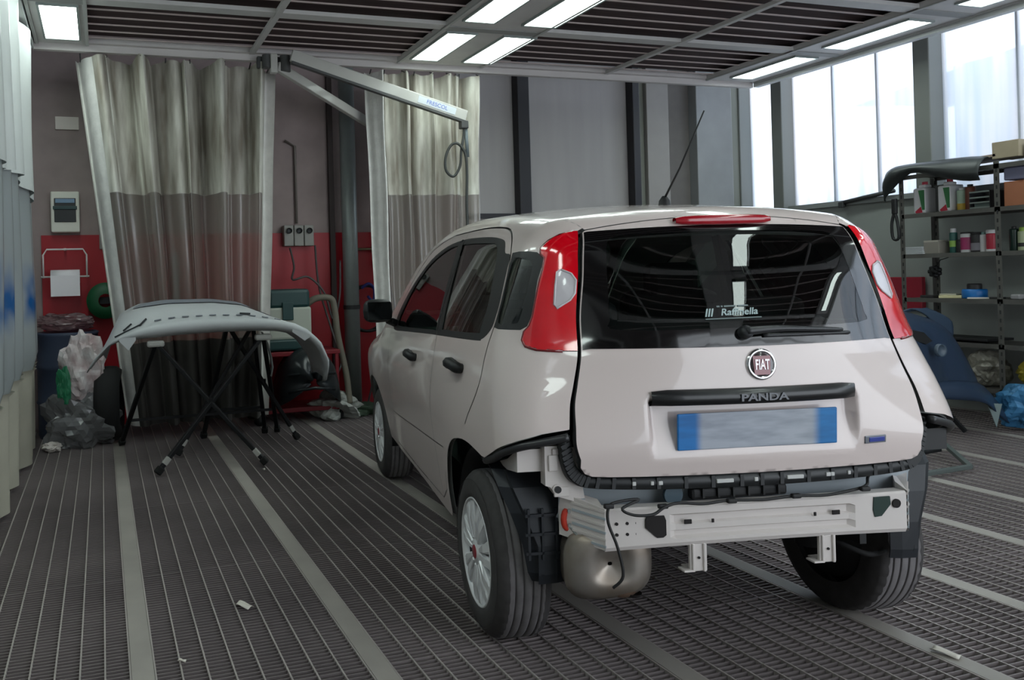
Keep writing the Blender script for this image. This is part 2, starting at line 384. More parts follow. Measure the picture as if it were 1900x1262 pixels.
def inpoly(P, poly):
    x, y = P[:, 0], P[:, 1]; c = np.zeros(len(P), bool); n = len(poly)
    for i in range(n):
        x0, y0 = poly[i]; x1, y1 = poly[(i+1) % n]
        if y0 == y1: continue
        k = ((y0 > y) != (y1 > y)) & (x < (x1-x0)*(y-y0)/(y1-y0)+x0); c ^= k
    return c
def dens(pl, step, closed=False):
    out = []; n = len(pl)
    for i in range(n if closed else n-1):
        a, b = np.array(pl[i], float), np.array(pl[(i+1) % n], float); k = max(1, int(math.ceil(np.linalg.norm(b-a)/step)))
        out += [tuple(a+(b-a)*j/k) for j in range(k)]
    if not closed: out.append(tuple(pl[-1]))
    return out
def smooth2(pl, n=4, closed=False): return [(v.x, v.y) for v in cr([(a, b, 0) for a, b in pl], n, closed)]
def offs(pl, d):
    P = A(pl); t = np.gradient(P, axis=0); t /= np.linalg.norm(t, axis=1, keepdims=True)+1e-12; nn = np.stack([-t[:, 1], t[:, 0]], -1); return [tuple(q) for q in P+nn*d]
def distpl(P, pl):
    d = np.full(len(P), 9.)
    for i in range(len(pl)-1):
        a, b = A(pl[i]), A(pl[i+1]); ab = b-a; t = np.clip(((P-a)@ab)/max(ab@ab, 1e-12), 0, 1); d = np.minimum(d, np.linalg.norm(P-(a+t[:, None]*ab), axis=1))
    return d
def tri_chart(outline, lines, step):
    """constrained triangulation of a 2-D domain; step is a function (u, v) -> spacing"""
    pts = []; edges = []
    def addl(pl, closed):
        k = len(pts); pts.extend(pl); n = len(pl)
        edges.extend([(k+i, k+(i+1) % n) for i in range(n if closed else n-1)])
    addl(outline, True)
    for pl, cl in lines: addl(pl, cl)
    O = A(outline); con = A(pts); mn, mx = O.min(0), O.max(0); s0 = .011; g = []
    cell = {}
    for p in con: cell.setdefault((int(p[0]//.02), int(p[1]//.02)), []).append(p)
    yy = mn[1]; G = []
    r = 0
    while yy < mx[1]:
        xx = mn[0]
        c = 0
        while xx < mx[0]:
            s = step(xx, yy); m = max(1, round(s/s0))
            if r % m == 0 and c % m == 0: G.append((xx+random.uniform(-.0004, .0004), yy+random.uniform(-.0004, .0004), s))
            xx += s0; c += 1
        yy += s0; r += 1
    G = A(G); G = G[inpoly(G[:, :2], outline)]; keep = []
    for p in G:
        i, j = int(p[0]//.02), int(p[1]//.02); ok = True; rr = max(.005, p[2]*.35)
        for a in (i-1, i, i+1):
            for b in (j-1, j, j+1):
                for q in cell.get((a, b), ()):
                    if (q[0]-p[0])**2+(q[1]-p[1])**2 < rr*rr: ok = False; break
                if not ok: break
            if not ok: break
        if ok: keep.append((p[0], p[1]))
    allp = pts+keep
    v, e, f, *_ = geometry.delaunay_2d_cdt([Vector(p) for p in allp], edges, [], 0, 1e-5)
    V = A([(p.x, p.y) for p in v]); Fc = np.array([t for t in f if len(t) == 3], int)
    cen = V[Fc].mean(1); Fc = Fc[inpoly(cen, outline)]
    return V, Fc
def shell_obj(name, pieces, material, parent, off=0., flip=None, normals=True, dispf=None):
    """pieces: list of (P3, N3, tris); joins them in one mesh with analytic normals"""
    vs = []; fs = []; ns = []; k = 0
    for P, N, Fc in pieces:
        use = np.unique(Fc); mp = -np.ones(len(P), int); mp[use] = np.arange(len(use))
        Q = P[use]+N[use]*off; F2 = mp[Fc]
        a, b, c = Q[F2[:, 0]], Q[F2[:, 1]], Q[F2[:, 2]]; fn = np.cross(b-a, c-a); bad = (fn*(N[use][F2[:, 0]])).sum(1) < 0
        F2[bad] = F2[bad][:, ::-1]; vs.append(Q); ns.append(N[use]); fs.append(F2+k); k += len(Q)
    if not vs: return None
    V, N, Fc = np.vstack(vs), np.vstack(ns), np.vstack(fs)
    if flip: Fc = Fc[:, ::-1]; N = -N
    me = bpy.data.meshes.new(name); me.from_pydata([tuple(p) for p in V], [], [tuple(int(q) for q in t) for t in Fc])
    me.materials.append(material); me.polygons.foreach_set('use_smooth', [True]*len(Fc)); me.update()
    if normals: me.normals_split_custom_set_from_vertices([tuple(n) for n in N])
    o = bpy.data.objects.new(name, me); C.objects.link(o); o.parent = parent; return o

CAR = thing('car', 'cream white five door hatchback without its rear bumper, seen from behind', 'car', (2.022, 2.474, 0), PI/2-.187)
WB, TRK, WR_ = 2.27, .765, .29
def build_car():
    # ---- shared seams (3-D curves on the body surface)
    hw = spl([.60, .669, .70, .755, .82, .89, .94, 1.03, 1.15, 1.28, 1.37, 1.42, 1.46], [.50, .541, .556, .574, .572, .565, .551, .528, .515, .490, .474, .462, .45])
    zs = np.linspace(.70, 1.425, 60); tg = ch_rear(np.stack([hw(zs), zs], -1)); tg[:, 1] = hw(zs)
    # tailgate outline (half): top centre -> top corner -> down the edge -> bottom corner -> bottom centre
    ys = np.linspace(0, .452, 20); ztop = 1.463-.038*(ys/.452)**2
    topl = [(y, z) for y, z in zip(ys, ztop)]
    edge = [(float(hw(z)), float(z)) for z in np.linspace(1.418, .72, 60)]
    bot = [(.565, .695), (.552, .676), (.530, .667), (.48, .664), (.36, .662), (.2, .661), (0, .660)]
    half = topl+edge+bot
    rear_out = dens(half, .02)[:-1]; rear_out = rear_out+[(0, .66)]+[(-y, z) for y, z in rear_out[::-1][:-1]]
    rear_out = [rear_out[i] for i in range(len(rear_out)) if i == 0 or (A(rear_out[i])-A(rear_out[i-1]))@(A(rear_out[i])-A(rear_out[i-1])) > 1e-7]
    # ---- side chart (x, z)
    gapw = .004
    tgs = tg[(tg[:, 2] > .800)]; tgs = tgs+np.array([.004, 0, 0])
    rear_edge = [(float(p[0]), float(p[2])) for p in tgs]                       # upwards
    qx, qz = rear_edge[-1]
    ysx = spl([-.4, qx, qx+.08, qx+.2, .1, .9, 1.25, 1.5, 1.75, 2.0, 2.3, 2.6, 2.8], [.45, .455, .50, .54, .562, .562, .572, .60, .64, .665, .69, .66, .62])
    tx = np.linspace(qx+.004, 2.62, 130); top3 = ch_top(np.stack([tx, ysx(tx)], -1))
    top_edge = [(float(p[0]), float(p[2])) for p in top3]
    fz = np.linspace(.80, .30, 12)
    front_edge = [(2.66, .84), (2.70, .70), (2.72, .55), (2.70, .42)]
    farch = [(WB+.355*math.cos(a), .30+.355*math.sin(a)) for a in np.linspace(.18, PI-.12, 22)]
    sill = [(1.90, .33), (1.2, .325), (.7, .315), (.36, .31)]
    rarch = [(.335, .34), (.322, .43), (.285, .52), (.225, .61), (.14, .668), (.03, .695), (-.06, .70), (-.14, .692), (-.205, .682)]
    bcut = [(-.235, .683), (-.30, .712), (-.355, .738), (-.41, .765), (-.445, .785)]
    out = rear_edge+top_edge+front_edge+farch+sill+smooth2(rarch, 3)+bcut
    side_out = dens(out, .02, True)
    side_out = [side_out[i] for i in range(len(side_out)) if i == 0 or math.dist(side_out[i], side_out[i-1]) > 1e-4]
    dwin = smooth2([(1.60, .99), (1.2, 1.005), (.66, 1.029), (0, 1.052), (-.067, 1.06), (-.11, 1.078), (-.142, 1.108), (-.146, 1.15), (-.143, 1.194), (-.112, 1.31), (-.098, 1.355), (-.04, 1.364), (-.012, 1.388), (.02, 1.408), (.075, 1.42), (.2, 1.433), (.42, 1.442), (.65, 1.443), (.92, 1.424), (1.18, 1.366), (1.41, 1.255), (1.59, 1.115), (1.635, 1.03)], 3, True)
    rgl = smooth2([(-.03, 1.095), (.01, 1.078), (.45, 1.063), (.50, 1.07), (.56, 1.25), (.60, 1.40), (.575, 1.42), (.2, 1.41), (.09, 1.395), (.04, 1.35), (-.03, 1.2)], 3, True)
    fgl = smooth2([(.60, 1.06), (.65, 1.05), (1.40, 1.02), (1.52, 1.03), (1.525, 1.08), (1.38, 1.23), (1.16, 1.345), (.92, 1.402), (.73, 1.42), (.69, 1.40), (.64, 1.2)], 3, True)
    gap1 = smooth2([(.885, 1.475), (.42, 1.478), (.18, 1.468), (.06, 1.452), (-.022, 1.422), (-.08, 1.38), (-.118, 1.32), (-.153, 1.194), (-.156, 1.103), (-.150, 1.048), (-.155, .94), (-.12, .86), (-.07, .797), (-.045, .76)], 3)
    qwin = [(-.118, 1.335), (-.112, 1.362)]+[(-.17, 1.365), (-.225, 1.364), (-.262, 1.359), (-.281, 1.348), (-.293, 1.33), (-.300, 1.266), (-.318, 1.163), (-.316, 1.118), (-.300, 1.106), (-.2, 1.104), (-.158, 1.108), (-.150, 1.194)]
    qgl = smooth2([(-.18, 1.125), (-.27, 1.125), (-.285, 1.14), (-.283, 1.2), (-.272, 1.29), (-.258, 1.325), (-.22, 1.34), (-.15, 1.342), (-.14, 1.30), (-.165, 1.2)], 3, True)
    gapB = smooth2([(.63, 1.475), (.60, 1.40), (.585, 1.1), (.53, 1.0), (.50, .85), (.47, .6), (.46, .36)], 3)
    gapF = smooth2([(.885, 1.475), (1.2, 1.42), (1.42, 1.30), (1.60, 1.16), (1.70, 1.03), (1.70, .9), (1.64, .7), (1.60, .5), (1.60, .36)], 3)
    gapS = [(1.60, .36), (1.0, .35), (.46, .36), (.36, .42), (.335, .5)]
    crease = [(1.60, .535), (1.075, .561), (.303, .606)]
    fuel = None
    lamp = [(-.70, 1.424), (-.296, 1.421), (-.286, 1.411), (-.276, 1.394), (-.270, 1.369), (-.279, 1.350), (-.293, 1.338), (-.302, 1.30), (-.313, 1.22), (-.322, 1.15), (-.322, 1.12), (-.314, 1.10), (-.318, 1.074), (-.334, 1.056), (-.362, 1.047), (-.40, 1.043), (-.70, 1.039)]
    white = [(-.336, 1.297), (-.350, 1.283), (-.360, 1.262), (-.369, 1.221), (-.369, 1.200), (-.360, 1.174), (-.354, 1.186), (-.342, 1.248), (-.333, 1.289)]
    gaps = [(gap1, .0028), (gapB, .0022), (gapF, .0022), (gapS, .0022), (crease, .0022)]
    lines = [(dens(dwin, .02, True), True), (dens(rgl, .02, True), True), (dens(fgl, .02, True), True), (dens(qwin, .02, True), True), (dens(qgl, .02, True), True), (dens(lamp, .012, True), True), (dens(white, .012, True), True)]
    for g, w in gaps:
        g = dens(g, .03); lines += [(offs(g, w), False), (offs(g, -w), False)]
    def st(u, v): return .011 if u < -.22 else (.022 if (v > 1.35 or u < .4) else .033)
    V, Fc = tri_chart(side_out, lines, st)
    cen = V[Fc].mean(1)
    P = ch_side(V)
    # the chart's own boundary keeps the shared seam exactly
    lab = np.zeros(len(Fc), int)   # 0 body
    rdoor = [p for p in gap1]+[(.0, .73), (.14, .70), (.24, .62), (.31, .52), (.335, .5)]+[(.36, .42), (.46, .36)]+[p for p in gapB[::-1]]
    fdoor = [p for p in gapF]+[(1.0, .35), (.46, .36)]+[p for p in gapB[::-1]]+[(.63, 1.475)]
    lab[inpoly(cen, rdoor)] = 1; lab[inpoly(cen, fdoor)] = 2
    isr = inpoly(cen, gapB+[(-1, .36), (-1, 1.6)])
    for g, w in gaps: lab[distpl(cen, g) < w*1.02] = 9
    k = inpoly(cen, dwin) & (lab != 9); lab[k] = 4
    lab[(lab == 4) & (cen[:, 0] < .6-(1.4-cen[:, 1])*.05)] = 3   # frame of the rear door
    lab[inpoly(cen, rgl)] = 5; lab[inpoly(cen, fgl)] = 6
    k = inpoly(cen, qwin) & (lab != 9); lab[k] = 7; lab[inpoly(cen, qgl)] = 8
    lab[inpoly(cen, lamp)] = 10; lab[inpoly(cen, white)] = 11
    body_p = []; lin_p = []
    for sgn in (1, -1):
        Q = P*np.array([1, sgn, 1]); N = bgrad(Q)
        def sel(*l): return [(Q, N, Fc[np.isin(lab, l)])]
        body_p += sel(0); lin_p += sel(0, 1, 2, 3, 4, 7, 9)
        o = shell_obj('rear_door', sel(1), PAINT, CAR); w = shell_obj('window_frame', sel(3), BLACKP, o, .0005); shell_obj('window_glass', sel(5), CARGLASS, o, -.004)
        hnd = MB(); hy = 1
        def handle(x0, z0):
            h = MB(); p0 = ch_side(A([(x0-.06, z0), (x0, z0+.008), (x0+.06, z0+.004)])); n = bgrad(p0)
            pts = [p0[0]-n[0]*.004, p0[0]+n[0]*.02, p0[1]+n[1]*.030, p0[2]+n[2]*.02, p0[2]-n[2]*.004]
            pts = cr([tuple(q*np.array([1, sgn, 1])) for q in pts], 5)
            h.tube(pts, [.017+.006*math.sin(PI*i/(len(pts)-1)) for i in range(len(pts))], BLACKP, 8)
            return h
        handle(.12, .945).build('door_handle', o)
        o2 = shell_obj('front_door', sel(2), PAINT, CAR); shell_obj('window_frame', sel(4), BLACKP, o2, .0005); shell_obj('window_glass', sel(6), CARGLASS, o2, -.004)
        handle(.95, .905).build('door_handle', o2)
        q = shell_obj('quarter_window', sel(8), CARGLASS, CAR, -.004); shell_obj('window_frame', sel(7), BLACKP, q, .0005)
        l = shell_obj('tail_lamp', sel(10), REDL, CAR, .006); shell_obj('reversing_lens', sel(11), CLEARL, l, .008)
        # lamp rim so that the lens has thickness, plus a bright chamfer round the clear lens
        rim = MB(); wp = A(white+[white[0]]); w3 = ch_side(wp); n3 = bgrad(w3); rim.tube([tuple((a+n*.008)*np.array([1, sgn, 1])) for a, n in zip(w3, n3)], .0035, CLEARL, 6); rim.build('lens_rim', l)
        inn = MB(); lp = [p for p in lamp[1:-1]]; l3 = ch_side(A(dens(lp, .02))); nn = bgrad(l3); inn.tube([tuple((a+n*.001)*np.array([1, sgn, 1])) for a, n in zip(l3, nn)], .006, mat('dark red rim', (120, 4, 18), .2, coat=1.), 6); inn.build('lamp_rim', l)
        if sgn == 1: pass
    # ---- top chart (x, y)
    xs_top = [(float(p[0]), float(p[1])) for p in top3]
    tl = ch_rear(A([(y, z) for y, z in topl])); tl = [(float(p[0])+.003, float(p[1])) for p in tl]
    frontx = [(2.66, .60), (2.70, .4), (2.72, .2), (2.73, 0)]
    half = tl+xs_top+frontx
    to = dens(half, .025); to = to+[(x, -y) for x, y in to[::-1][1:-1]]
    ws = smooth2([(1.33, .0), (1.32, .3), (1.30, .5), (1.36, .555), (1.60, .585), (1.80, .62), (1.97, .64), (2.04, .55), (2.08, .3), (2.10, 0)], 4)
    ws = ws+[(x, -y) for x, y in ws[::-1][1:-1]]
    V2, F2 = tri_chart(to, [(dens(ws, .03, True), True)], lambda u, v: .033 if abs(v) < .40 and u > -.2 else .022)
    P2 = ch_top(V2); N2 = bgrad(P2); c2 = V2[F2].mean(1); iw = inpoly(c2, ws)
    body_p.append((P2, N2, F2[~iw])); lin_p.append((P2, N2, F2[(~iw)]))
    shell_obj('body', body_p, PAINT, CAR)
    shell_obj('windscreen', [(P2, N2, F2[iw])], CARGLASS, CAR, -.003)
    # nose
    fo = dens([(y, z) for y, z in ((.60, .83), (.66, .7), (.68, .55), (.66, .42), (.6, .3), (0, .28))], .05); fo = fo+[(-y, z) for y, z in fo[::-1][:-1]]+[(0, .85)]
    V3, F3 = tri_chart(fo, [], lambda u, v: .044)
    P3 = ch_front(V3); shell_obj('front_panel', [(P3, bgrad(P3), F3)], PAINT, CAR)
    lining = shell_obj('inner_lining', lin_p, mat('car inner lining', (140, 142, 140), .85), CAR, -.018)
    # ---- tailgate (y, z)
    rec = smooth2([(.352, .868), (.352, .75), (.33, .712), (.26, .70), (0, .70), (-.25, .70), (-.305, .712), (-.325, .75), (-.325, .868), (-.32, .89), (0, .89), (.345, .89)], 3, True)
    rglass = [(y*.995, z) for y, z in [(0, 1.428)]]
    gzs = np.linspace(1.418, 1.046, 30)
    gout = [(y, 1.432-.012*(y/.45)**2) for y in np.linspace(0, .448, 12)]+[(float(hw(z))-.004, float(z)) for z in gzs]+[(y, 1.049) for y in np.linspace(.5, 0, 10)]
    gout = gout+[(-y, z) for y, z in gout[::-1][1:-1]]
    gin = smooth2([(0, 1.412), (.25, 1.408), (.37, 1.400), (.405, 1.36), (.425, 1.2), (.43, 1.14), (.40, 1.105), (0, 1.105)], 4); gin = gin+[(-y, z) for y, z in gin[::-1][1:-1]]
    def st3(u, v): return .011 if (.67 < v < .92 and abs(u) < .4) or abs(u) > .42 else .022
    V4, F4 = tri_chart(rear_out, [(dens(rec, .012, True), True), (dens(gout, .02, True), True), (dens(gin, .02, True), True)], st3)
    P4 = ch_rear(V4); N4 = bgrad(P4)
    # recess round the number plate
    def sstep(t): t = np.clip(t, 0, 1); return t*t*(3-2*t)
    yy, zz = V4[:, 0]-.013, V4[:, 1]
    d = sstep((.345-np.abs(yy))/.022)*sstep((zz-.70)/.13)*sstep((.90-zz)/.02)
    P4r = P4+np.stack([d*.034, d*0, d*0], -1)
    c4 = V4[F4].mean(1); ig = inpoly(c4, gout); ii = inpoly(c4, gin)
    tgm = shell_obj('tailgate', [(P4r, N4, F4[~ig])], PAINT, CAR, normals=False)
    shell_obj('inner_lining', [(P4, N4, F4[~ig])], mat('car inner lining', (0, 0, 0)), CAR, -.05)
    shell_obj('glass_border', [(P4, N4, F4[ig & ~ii])], CERAMIC, tgm, .0015)
    shell_obj('rear_window', [(P4, N4, F4[ii])], REARGLASS, tgm, .001)
    def rp(y, z, off=0.):
        p = ch_rear(A([(y, z)])); n = bgrad(p)[0]; return Vector(p[0]+n*off), Vector(n)
    def rmat(y, z, off=0.):
        """matrix whose local X runs to the right seen from behind (-y), Y up, Z out"""
        p, n = rp(y, z, off); r = Vector((0, -1, 0)); r = (r-n*r.dot(n)).normalized(); u = n.cross(r)
        M = Matrix((r, u, n)).transposed().to_4x4(); M.translation = p; return M
    # edge lip of the tailgate: gives the panel a visible thickness and dark shut line
    lip = MB(); ep = ch_rear(A(rear_out)); en = bgrad(ep); lip.tube([tuple(a-n*.010) for a, n in zip(ep, en)], .0065, BLACKP, 6, closed=True); lip.build('edge_seal', tgm)
    # handle strip
    h = MB(); ks = np.linspace(.346, -.318, 15); R = []
    for i, y in enumerate(ks):
        e = min(1, min(i, 14-i)/1.0+.25); p, n = rp(float(y), .90, 0); x = p.x; R.append([(x-.004, y, .925-.006*(1-e)), (x-.020*e-.002, y, .918), (x-.026*e-.002, y, .900), (x-.022*e, y, .879), (x+.01, y, .874), (x+.02, y, .90)])
    h.grid(R, mat('black handle', (26, 27, 29), .35, coat=.2)); hm = h.build('handle_strip', tgm); 
    tx = MB()
    M = rmat(.014, .897, .0285) @ Matrix.Diagonal((1.5, 1, 1, 1)); tx.text('PANDA', .03, mat('grey lettering', (58, 62, 72), .3, coat=.5), M, .0015, bold=.0008); tx.build('lettering', tgm)
    # number plate
    npm = MB(); M = rmat(.013, .795, -.012)
    BL = mat('plate blue', (28, 118, 190), .4)
    PLW = bpy.data.materials.new('plate face'); PLW.use_nodes = True; nt = PLW.node_tree; b = nt.nodes['Principled BSDF']
    tc = nt.nodes.new('ShaderNodeTexCoord'); sx = nt.nodes.new('ShaderNodeSeparateXYZ'); nt.links.new(tc.outputs['Generated'], sx.inputs[0])
    nz = nt.nodes.new('ShaderNodeTexNoise'); nz.inputs['Scale'].default_value = 4.; nt.links.new(tc.outputs['Generated'], nz.inputs[0])
    r1 = nt.nodes.new('ShaderNodeValToRGB'); r1.color_ramp.interpolation = 'EASE'
    els = r1.color_ramp.elements; els[0].position = 0; els[0].color = lin((20, 118, 186)); els[1].position = .10; els[1].color = lin((24, 122, 190))
    e = els.new(.17); e.color = lin((176, 182, 192)); e = els.new(.84); e.color = lin((172, 178, 190)); e = els.new(.90); e.color = lin((16, 116, 190))
    nt.links.new(sx.outputs[1], r1.inputs[0])
    mxr = nt.nodes.new('ShaderNodeMixRGB'); mxr.blend_type = 'MULTIPLY'; mxr.inputs[0].default_value = .55; nt.links.new(r1.outputs[0], mxr.inputs[1])
    r2 = nt.nodes.new('ShaderNodeValToRGB'); r2.color_ramp.elements[0].position = .35; r2.color_ramp.elements[0].color = lin((190, 192, 200)); r2.color_ramp.elements[1].position = .6; r2.color_ramp.elements[1].color = (1, 1, 1, 1)
    nt.links.new(nz.outputs[0], r2.inputs[0]); nt.links.new(r2.outputs[0], mxr.inputs[2]); nt.links.new(mxr.outputs[0], b.inputs['Base Color']); b.inputs['Roughness'].default_value = .5
    npm.box((0, 0, 0), (.52, .112, .008), PLW, M, .004); npm.build('number_plate', tgm)['label'] = 'number plate with blurred grey middle and blue ends'
    # round emblem
    e = MB(); M = rmat(.002, .993, 0)
    M = M @ Matrix.Scale(.87, 4)
    e.lathe([(.0, .002), (.040, .002), (.044, .007), (.050, .009), (.055, .005), (.056, 0), (.056, -.004)], CHROME, 40, M)
    e.lathe([(.0, .0055), (.042, .0055), (.043, .004)], mat('emblem dark', (54, 42, 46), .25, coat=1.), 40, M)
    e.prism([(-.029, -.036), (.029, -.036), (.033, .030), (-.033, .030)], .005, .0072, mat('emblem red', (128, 18, 40), .25, coat=1.), 'z', M)
    e.text('FIAT', .044, mat('emblem letters', (214, 208, 212), .25, metal=.5), M @ T(0, -.002, .0085) @ Matrix.Diagonal((.62, 1.15, 1, 1)), .0012, bold=.0006)
    e.build('emblem', tgm)
    bd = MB(); M = rmat(-.385, .742, .001); bd.box((0, 0, 0), (.078, .024, .005), mat('badge rim', (120, 124, 132), .3, metal=.5), M, .002); bd.box((.004, 0, .002), (.058, .015, .004), mat('badge blue', (38, 58, 150), .3, coat=.6), M, .002); bd.build('badge', tgm)
    # high brake lamp
    bl = MB(); R = []
    for i, y in enumerate(np.linspace(.165, -.165, 15)):
        p, n = rp(float(y), 1.449, 0); k = math.sin(PI*i/14)**.15 if 0 < i < 14 else .5
        row = []
        for a in np.linspace(0, 2*PI, 13)[:-1]: row.append(tuple(p+Vector((-.012, 0, 0))+Vector((math.copysign(abs(math.cos(a))**.6, math.cos(a))*.022*k, 0, math.copysign(abs(math.sin(a))**.6, math.sin(a))*.0175*k))))
        row.append(row[0]); R.append(row)
    bl.grid(R, mat('brake lamp red', (170, 16, 34), .2, coat=1.)); bl.build('brake_lamp', tgm)
    # wiper
    w = MB(); p, n = rp(.04, 1.088, 0); M = rmat(.04, 1.088, 0); w.lathe([(.0, .03), (.016, .03), (.02, .02), (.021, -.002)], mat('wiper black', (46, 47, 50), .4), 20, M)
    q = [tuple(rp(y, z, o)[0]) for y, z, o in ((.045, 1.088, .024), (-.05, 1.092, .026), (-.15, 1.09, .02), (-.30, 1.083, .012))]
    w.tube(cr(q, 6), [.013-.007*i/18 for i in range(19)], mat('wiper black', (0, 0, 0)), 8)
    q = [tuple(rp(y, z, .005)[0]) for y, z in ((-.02, 1.078), (-.16, 1.077), (-.335, 1.074))]; w.tube(cr(q, 6), .006, mat('wiper black', (0, 0, 0)), 6); w.build('wiper', tgm)
    # sticker lettering inside the window
    s = MB(); SW = mat('sticker white', (176, 196, 196), .6); M = rmat(.058, 1.152, .0025)
    SH = Matrix(((1, .35, 0, 0), (0, 1, 0, 0), (0, 0, 1, 0), (0, 0, 0, 1)))
    s.text('Raffinella', .034, SW, M @ T(.02, 0, 0) @ SH @ Matrix.Diagonal((.98, .9, 1, 1)), .0004, bold=.0006)
    for k in range(3): s.prism([(-.094+.009*k, -.012), (-.089+.009*k, -.012), (-.079+.009*k, .014), (-.084+.009*k, .014)], 0, .0008, SW, 'z', M)
    for x0, x1 in ((-.05, -.04), (-.036, -.03), (-.026, .012), (.018, .052)): s.prism([(x0, .0175), (x1, .0175), (x1, .0225), (x0, .0225)], 0, .0006, mat('sticker grey', (120, 134, 134), .6), 'z', M)
    s.prism([(-.094, -.0215), (.086, -.0215), (.086, -.018), (-.094, -.018)], 0, .0006, mat('sticker grey', (0, 0, 0)), 'z', M)
    s.build('sticker', tgm)
    # ---- mirrors
    for sgn in (1, -1):
        m = MB(); bm = []
        for i, t in enumerate(np.linspace(0, 1, 9)):
            k = (math.sin(PI*min(max(t, .04), .96)))**.35; x = 1.62-.11*t; row = []
            for a in np.linspace(0, 2*PI, 17)[:-1]:
                ca, sa = math.cos(a), math.sin(a); yy = (abs(ca)**.6)*math.copysign(1, ca)*.083*k; z = (abs(sa)**.6)*math.copysign(1, sa)*.066*k
                row.append((x, sgn*(.862+yy), 1.10+z-.0*yy))
            row.append(row[0]); bm.append(row)
        m.grid(bm, BLACKP); m.bar((1.58, sgn*.80, 1.045), (1.62, sgn*.735, 1.015), .06, .035, BLACKP, .01); o = m.build('side_mirror', CAR)
        g = MB(); g.box((1.512, sgn*.862, 1.10), (.006, .13, .10), mat('mirror glass', (58, 62, 64), .08, metal=1.), None, .003); g.build('mirror_glass', o)
    # ---- antenna
    a = MB(); b0 = Vector((.02, .0, 1.535)); b1 = Vector((-.235, -.015, 1.832)); a.lathe([(.022, -.005), (.02, .012), (.008, .03)], BLACKP, 16, T(*b0)); a.tube([b0+Vector((0, 0, .02)), b0.lerp(b1, .4), b1], [.0045, .0035, .0025], BLACKP, 6); a.build('antenna', CAR)
    # roof rain channel and small roof seam clip
    # ---- wheels
    def wheel(x, sgn):
        M = T(x, sgn*TRK, WR_) @ (RX(-PI/2) if sgn > 0 else RX(PI/2))       # local Z = outward
        t = MB(); r = WR_
        prof = [(.185, -.006), (.192, .003), (.215, .006), (.245, .005), (.268, -.006), (.280, -.018), (.2865, -.026), (.2885, -.034)]
        z = -.038
        for gz in (-.052, -.080, -.110, -.138): prof += [(r, gz+.006), (r, gz+.0035), (r-.008, gz+.003), (r-.008, gz-.003), (r, gz-.0035)]
        prof += [(r, -.152), (.2865, -.165), (.278, -.176), (.245, -.188), (.21, -.185), (.19, -.178)]
        n = 120; vs = []
        for i, (rr, zz) in enumerate(prof):
            for k in range(n):
                q = rr
                if 6 <= i <= 7 and k % 3 == 0: q -= .005
                if len(prof)-6 <= i <= len(prof)-5 and k % 3 == 0: q -= .005
                vs.append((q*math.cos(2*PI*k/n), q*math.sin(2*PI*k/n), zz))
        fs = [(i*n+k, i*n+(k+1) % n, (i+1)*n+(k+1) % n, (i+1)*n+k) for i in range(len(prof)-1) for k in range(n)]
        nt_ = (7*n, (len(prof)-6)*n); t.add(vs, fs[:nt_[0]]+fs[nt_[1]:], RUBBER, True, M); t.add(vs, fs[nt_[0]:nt_[1]], TREAD, True, M)
        for rr in (.232, .256): t.tube([M @ Vector((rr*math.cos(a), rr*math.sin(a), .0045)) for a in np.linspace(0, 2*PI, 49)[:-1]], .0012, RUBBER, 4, closed=True)
        root = t.build('wheel', CAR)
        h = MB(); BK = mat('wheel dark', (26, 26, 28), .6)
        h.lathe([(.192, -.004), (.190, .004), (.184, .004), (.178, -.010), (.172, -.02)], SILVER, 48, M)
        h.lathe([(.0, -.040), (.172, -.035)], BK, 48, M); h.lathe([(.178, -.04), (.17, -.17), (.0, -.175)], BK, 32, M)
        h.lathe([(.0, .006), (.026, .006), (.030, .002), (.052, .0), (.058, -.018)], SILVER, 32, M)
        for k in range(14):
            a = 2*PI*k/14+(.05 if k % 2 else -.05); ca, sa = math.cos(a), math.sin(a)
            Rm = M @ RZ(a)
            w0, w1 = .010, .024
            vs = [(.045, -w0, -.004), (.045, w0, -.004), (.178, w1, -.004), (.178, -w1, -.004), (.05, -w0*.5, .004), (.05, w0*.5, .004), (.12, w1*.55, .008), (.12, -w1*.55, .008), (.178, w1*.6, .0), (.178, -w1*.6, .0), (.045, -w0, -.03), (.045, w0, -.03), (.178, w1, -.03), (.178, -w1, -.03)]
            fs = [(4, 7, 6, 5), (7, 9, 8, 6), (0, 3, 9, 7), (0, 7, 4), (1, 5, 6), (1, 6, 8, 2), (0, 4, 5, 1), (3, 2, 8, 9), (0, 10, 13, 3), (1, 2, 12, 11)]
            h.add(vs, fs, SILVER, False, Rm)
        h.build('wheel_cover', root)
        c = MB(); c.lathe([(.0, .010), (.020, .010), (.025, .006)], mat('cap red', (150, 20, 44), .3, coat=1.), 24, M); c.build('hub_cap', root)
    for x in (0, WB):
        for s_ in (1, -1): wheel(x, s_)
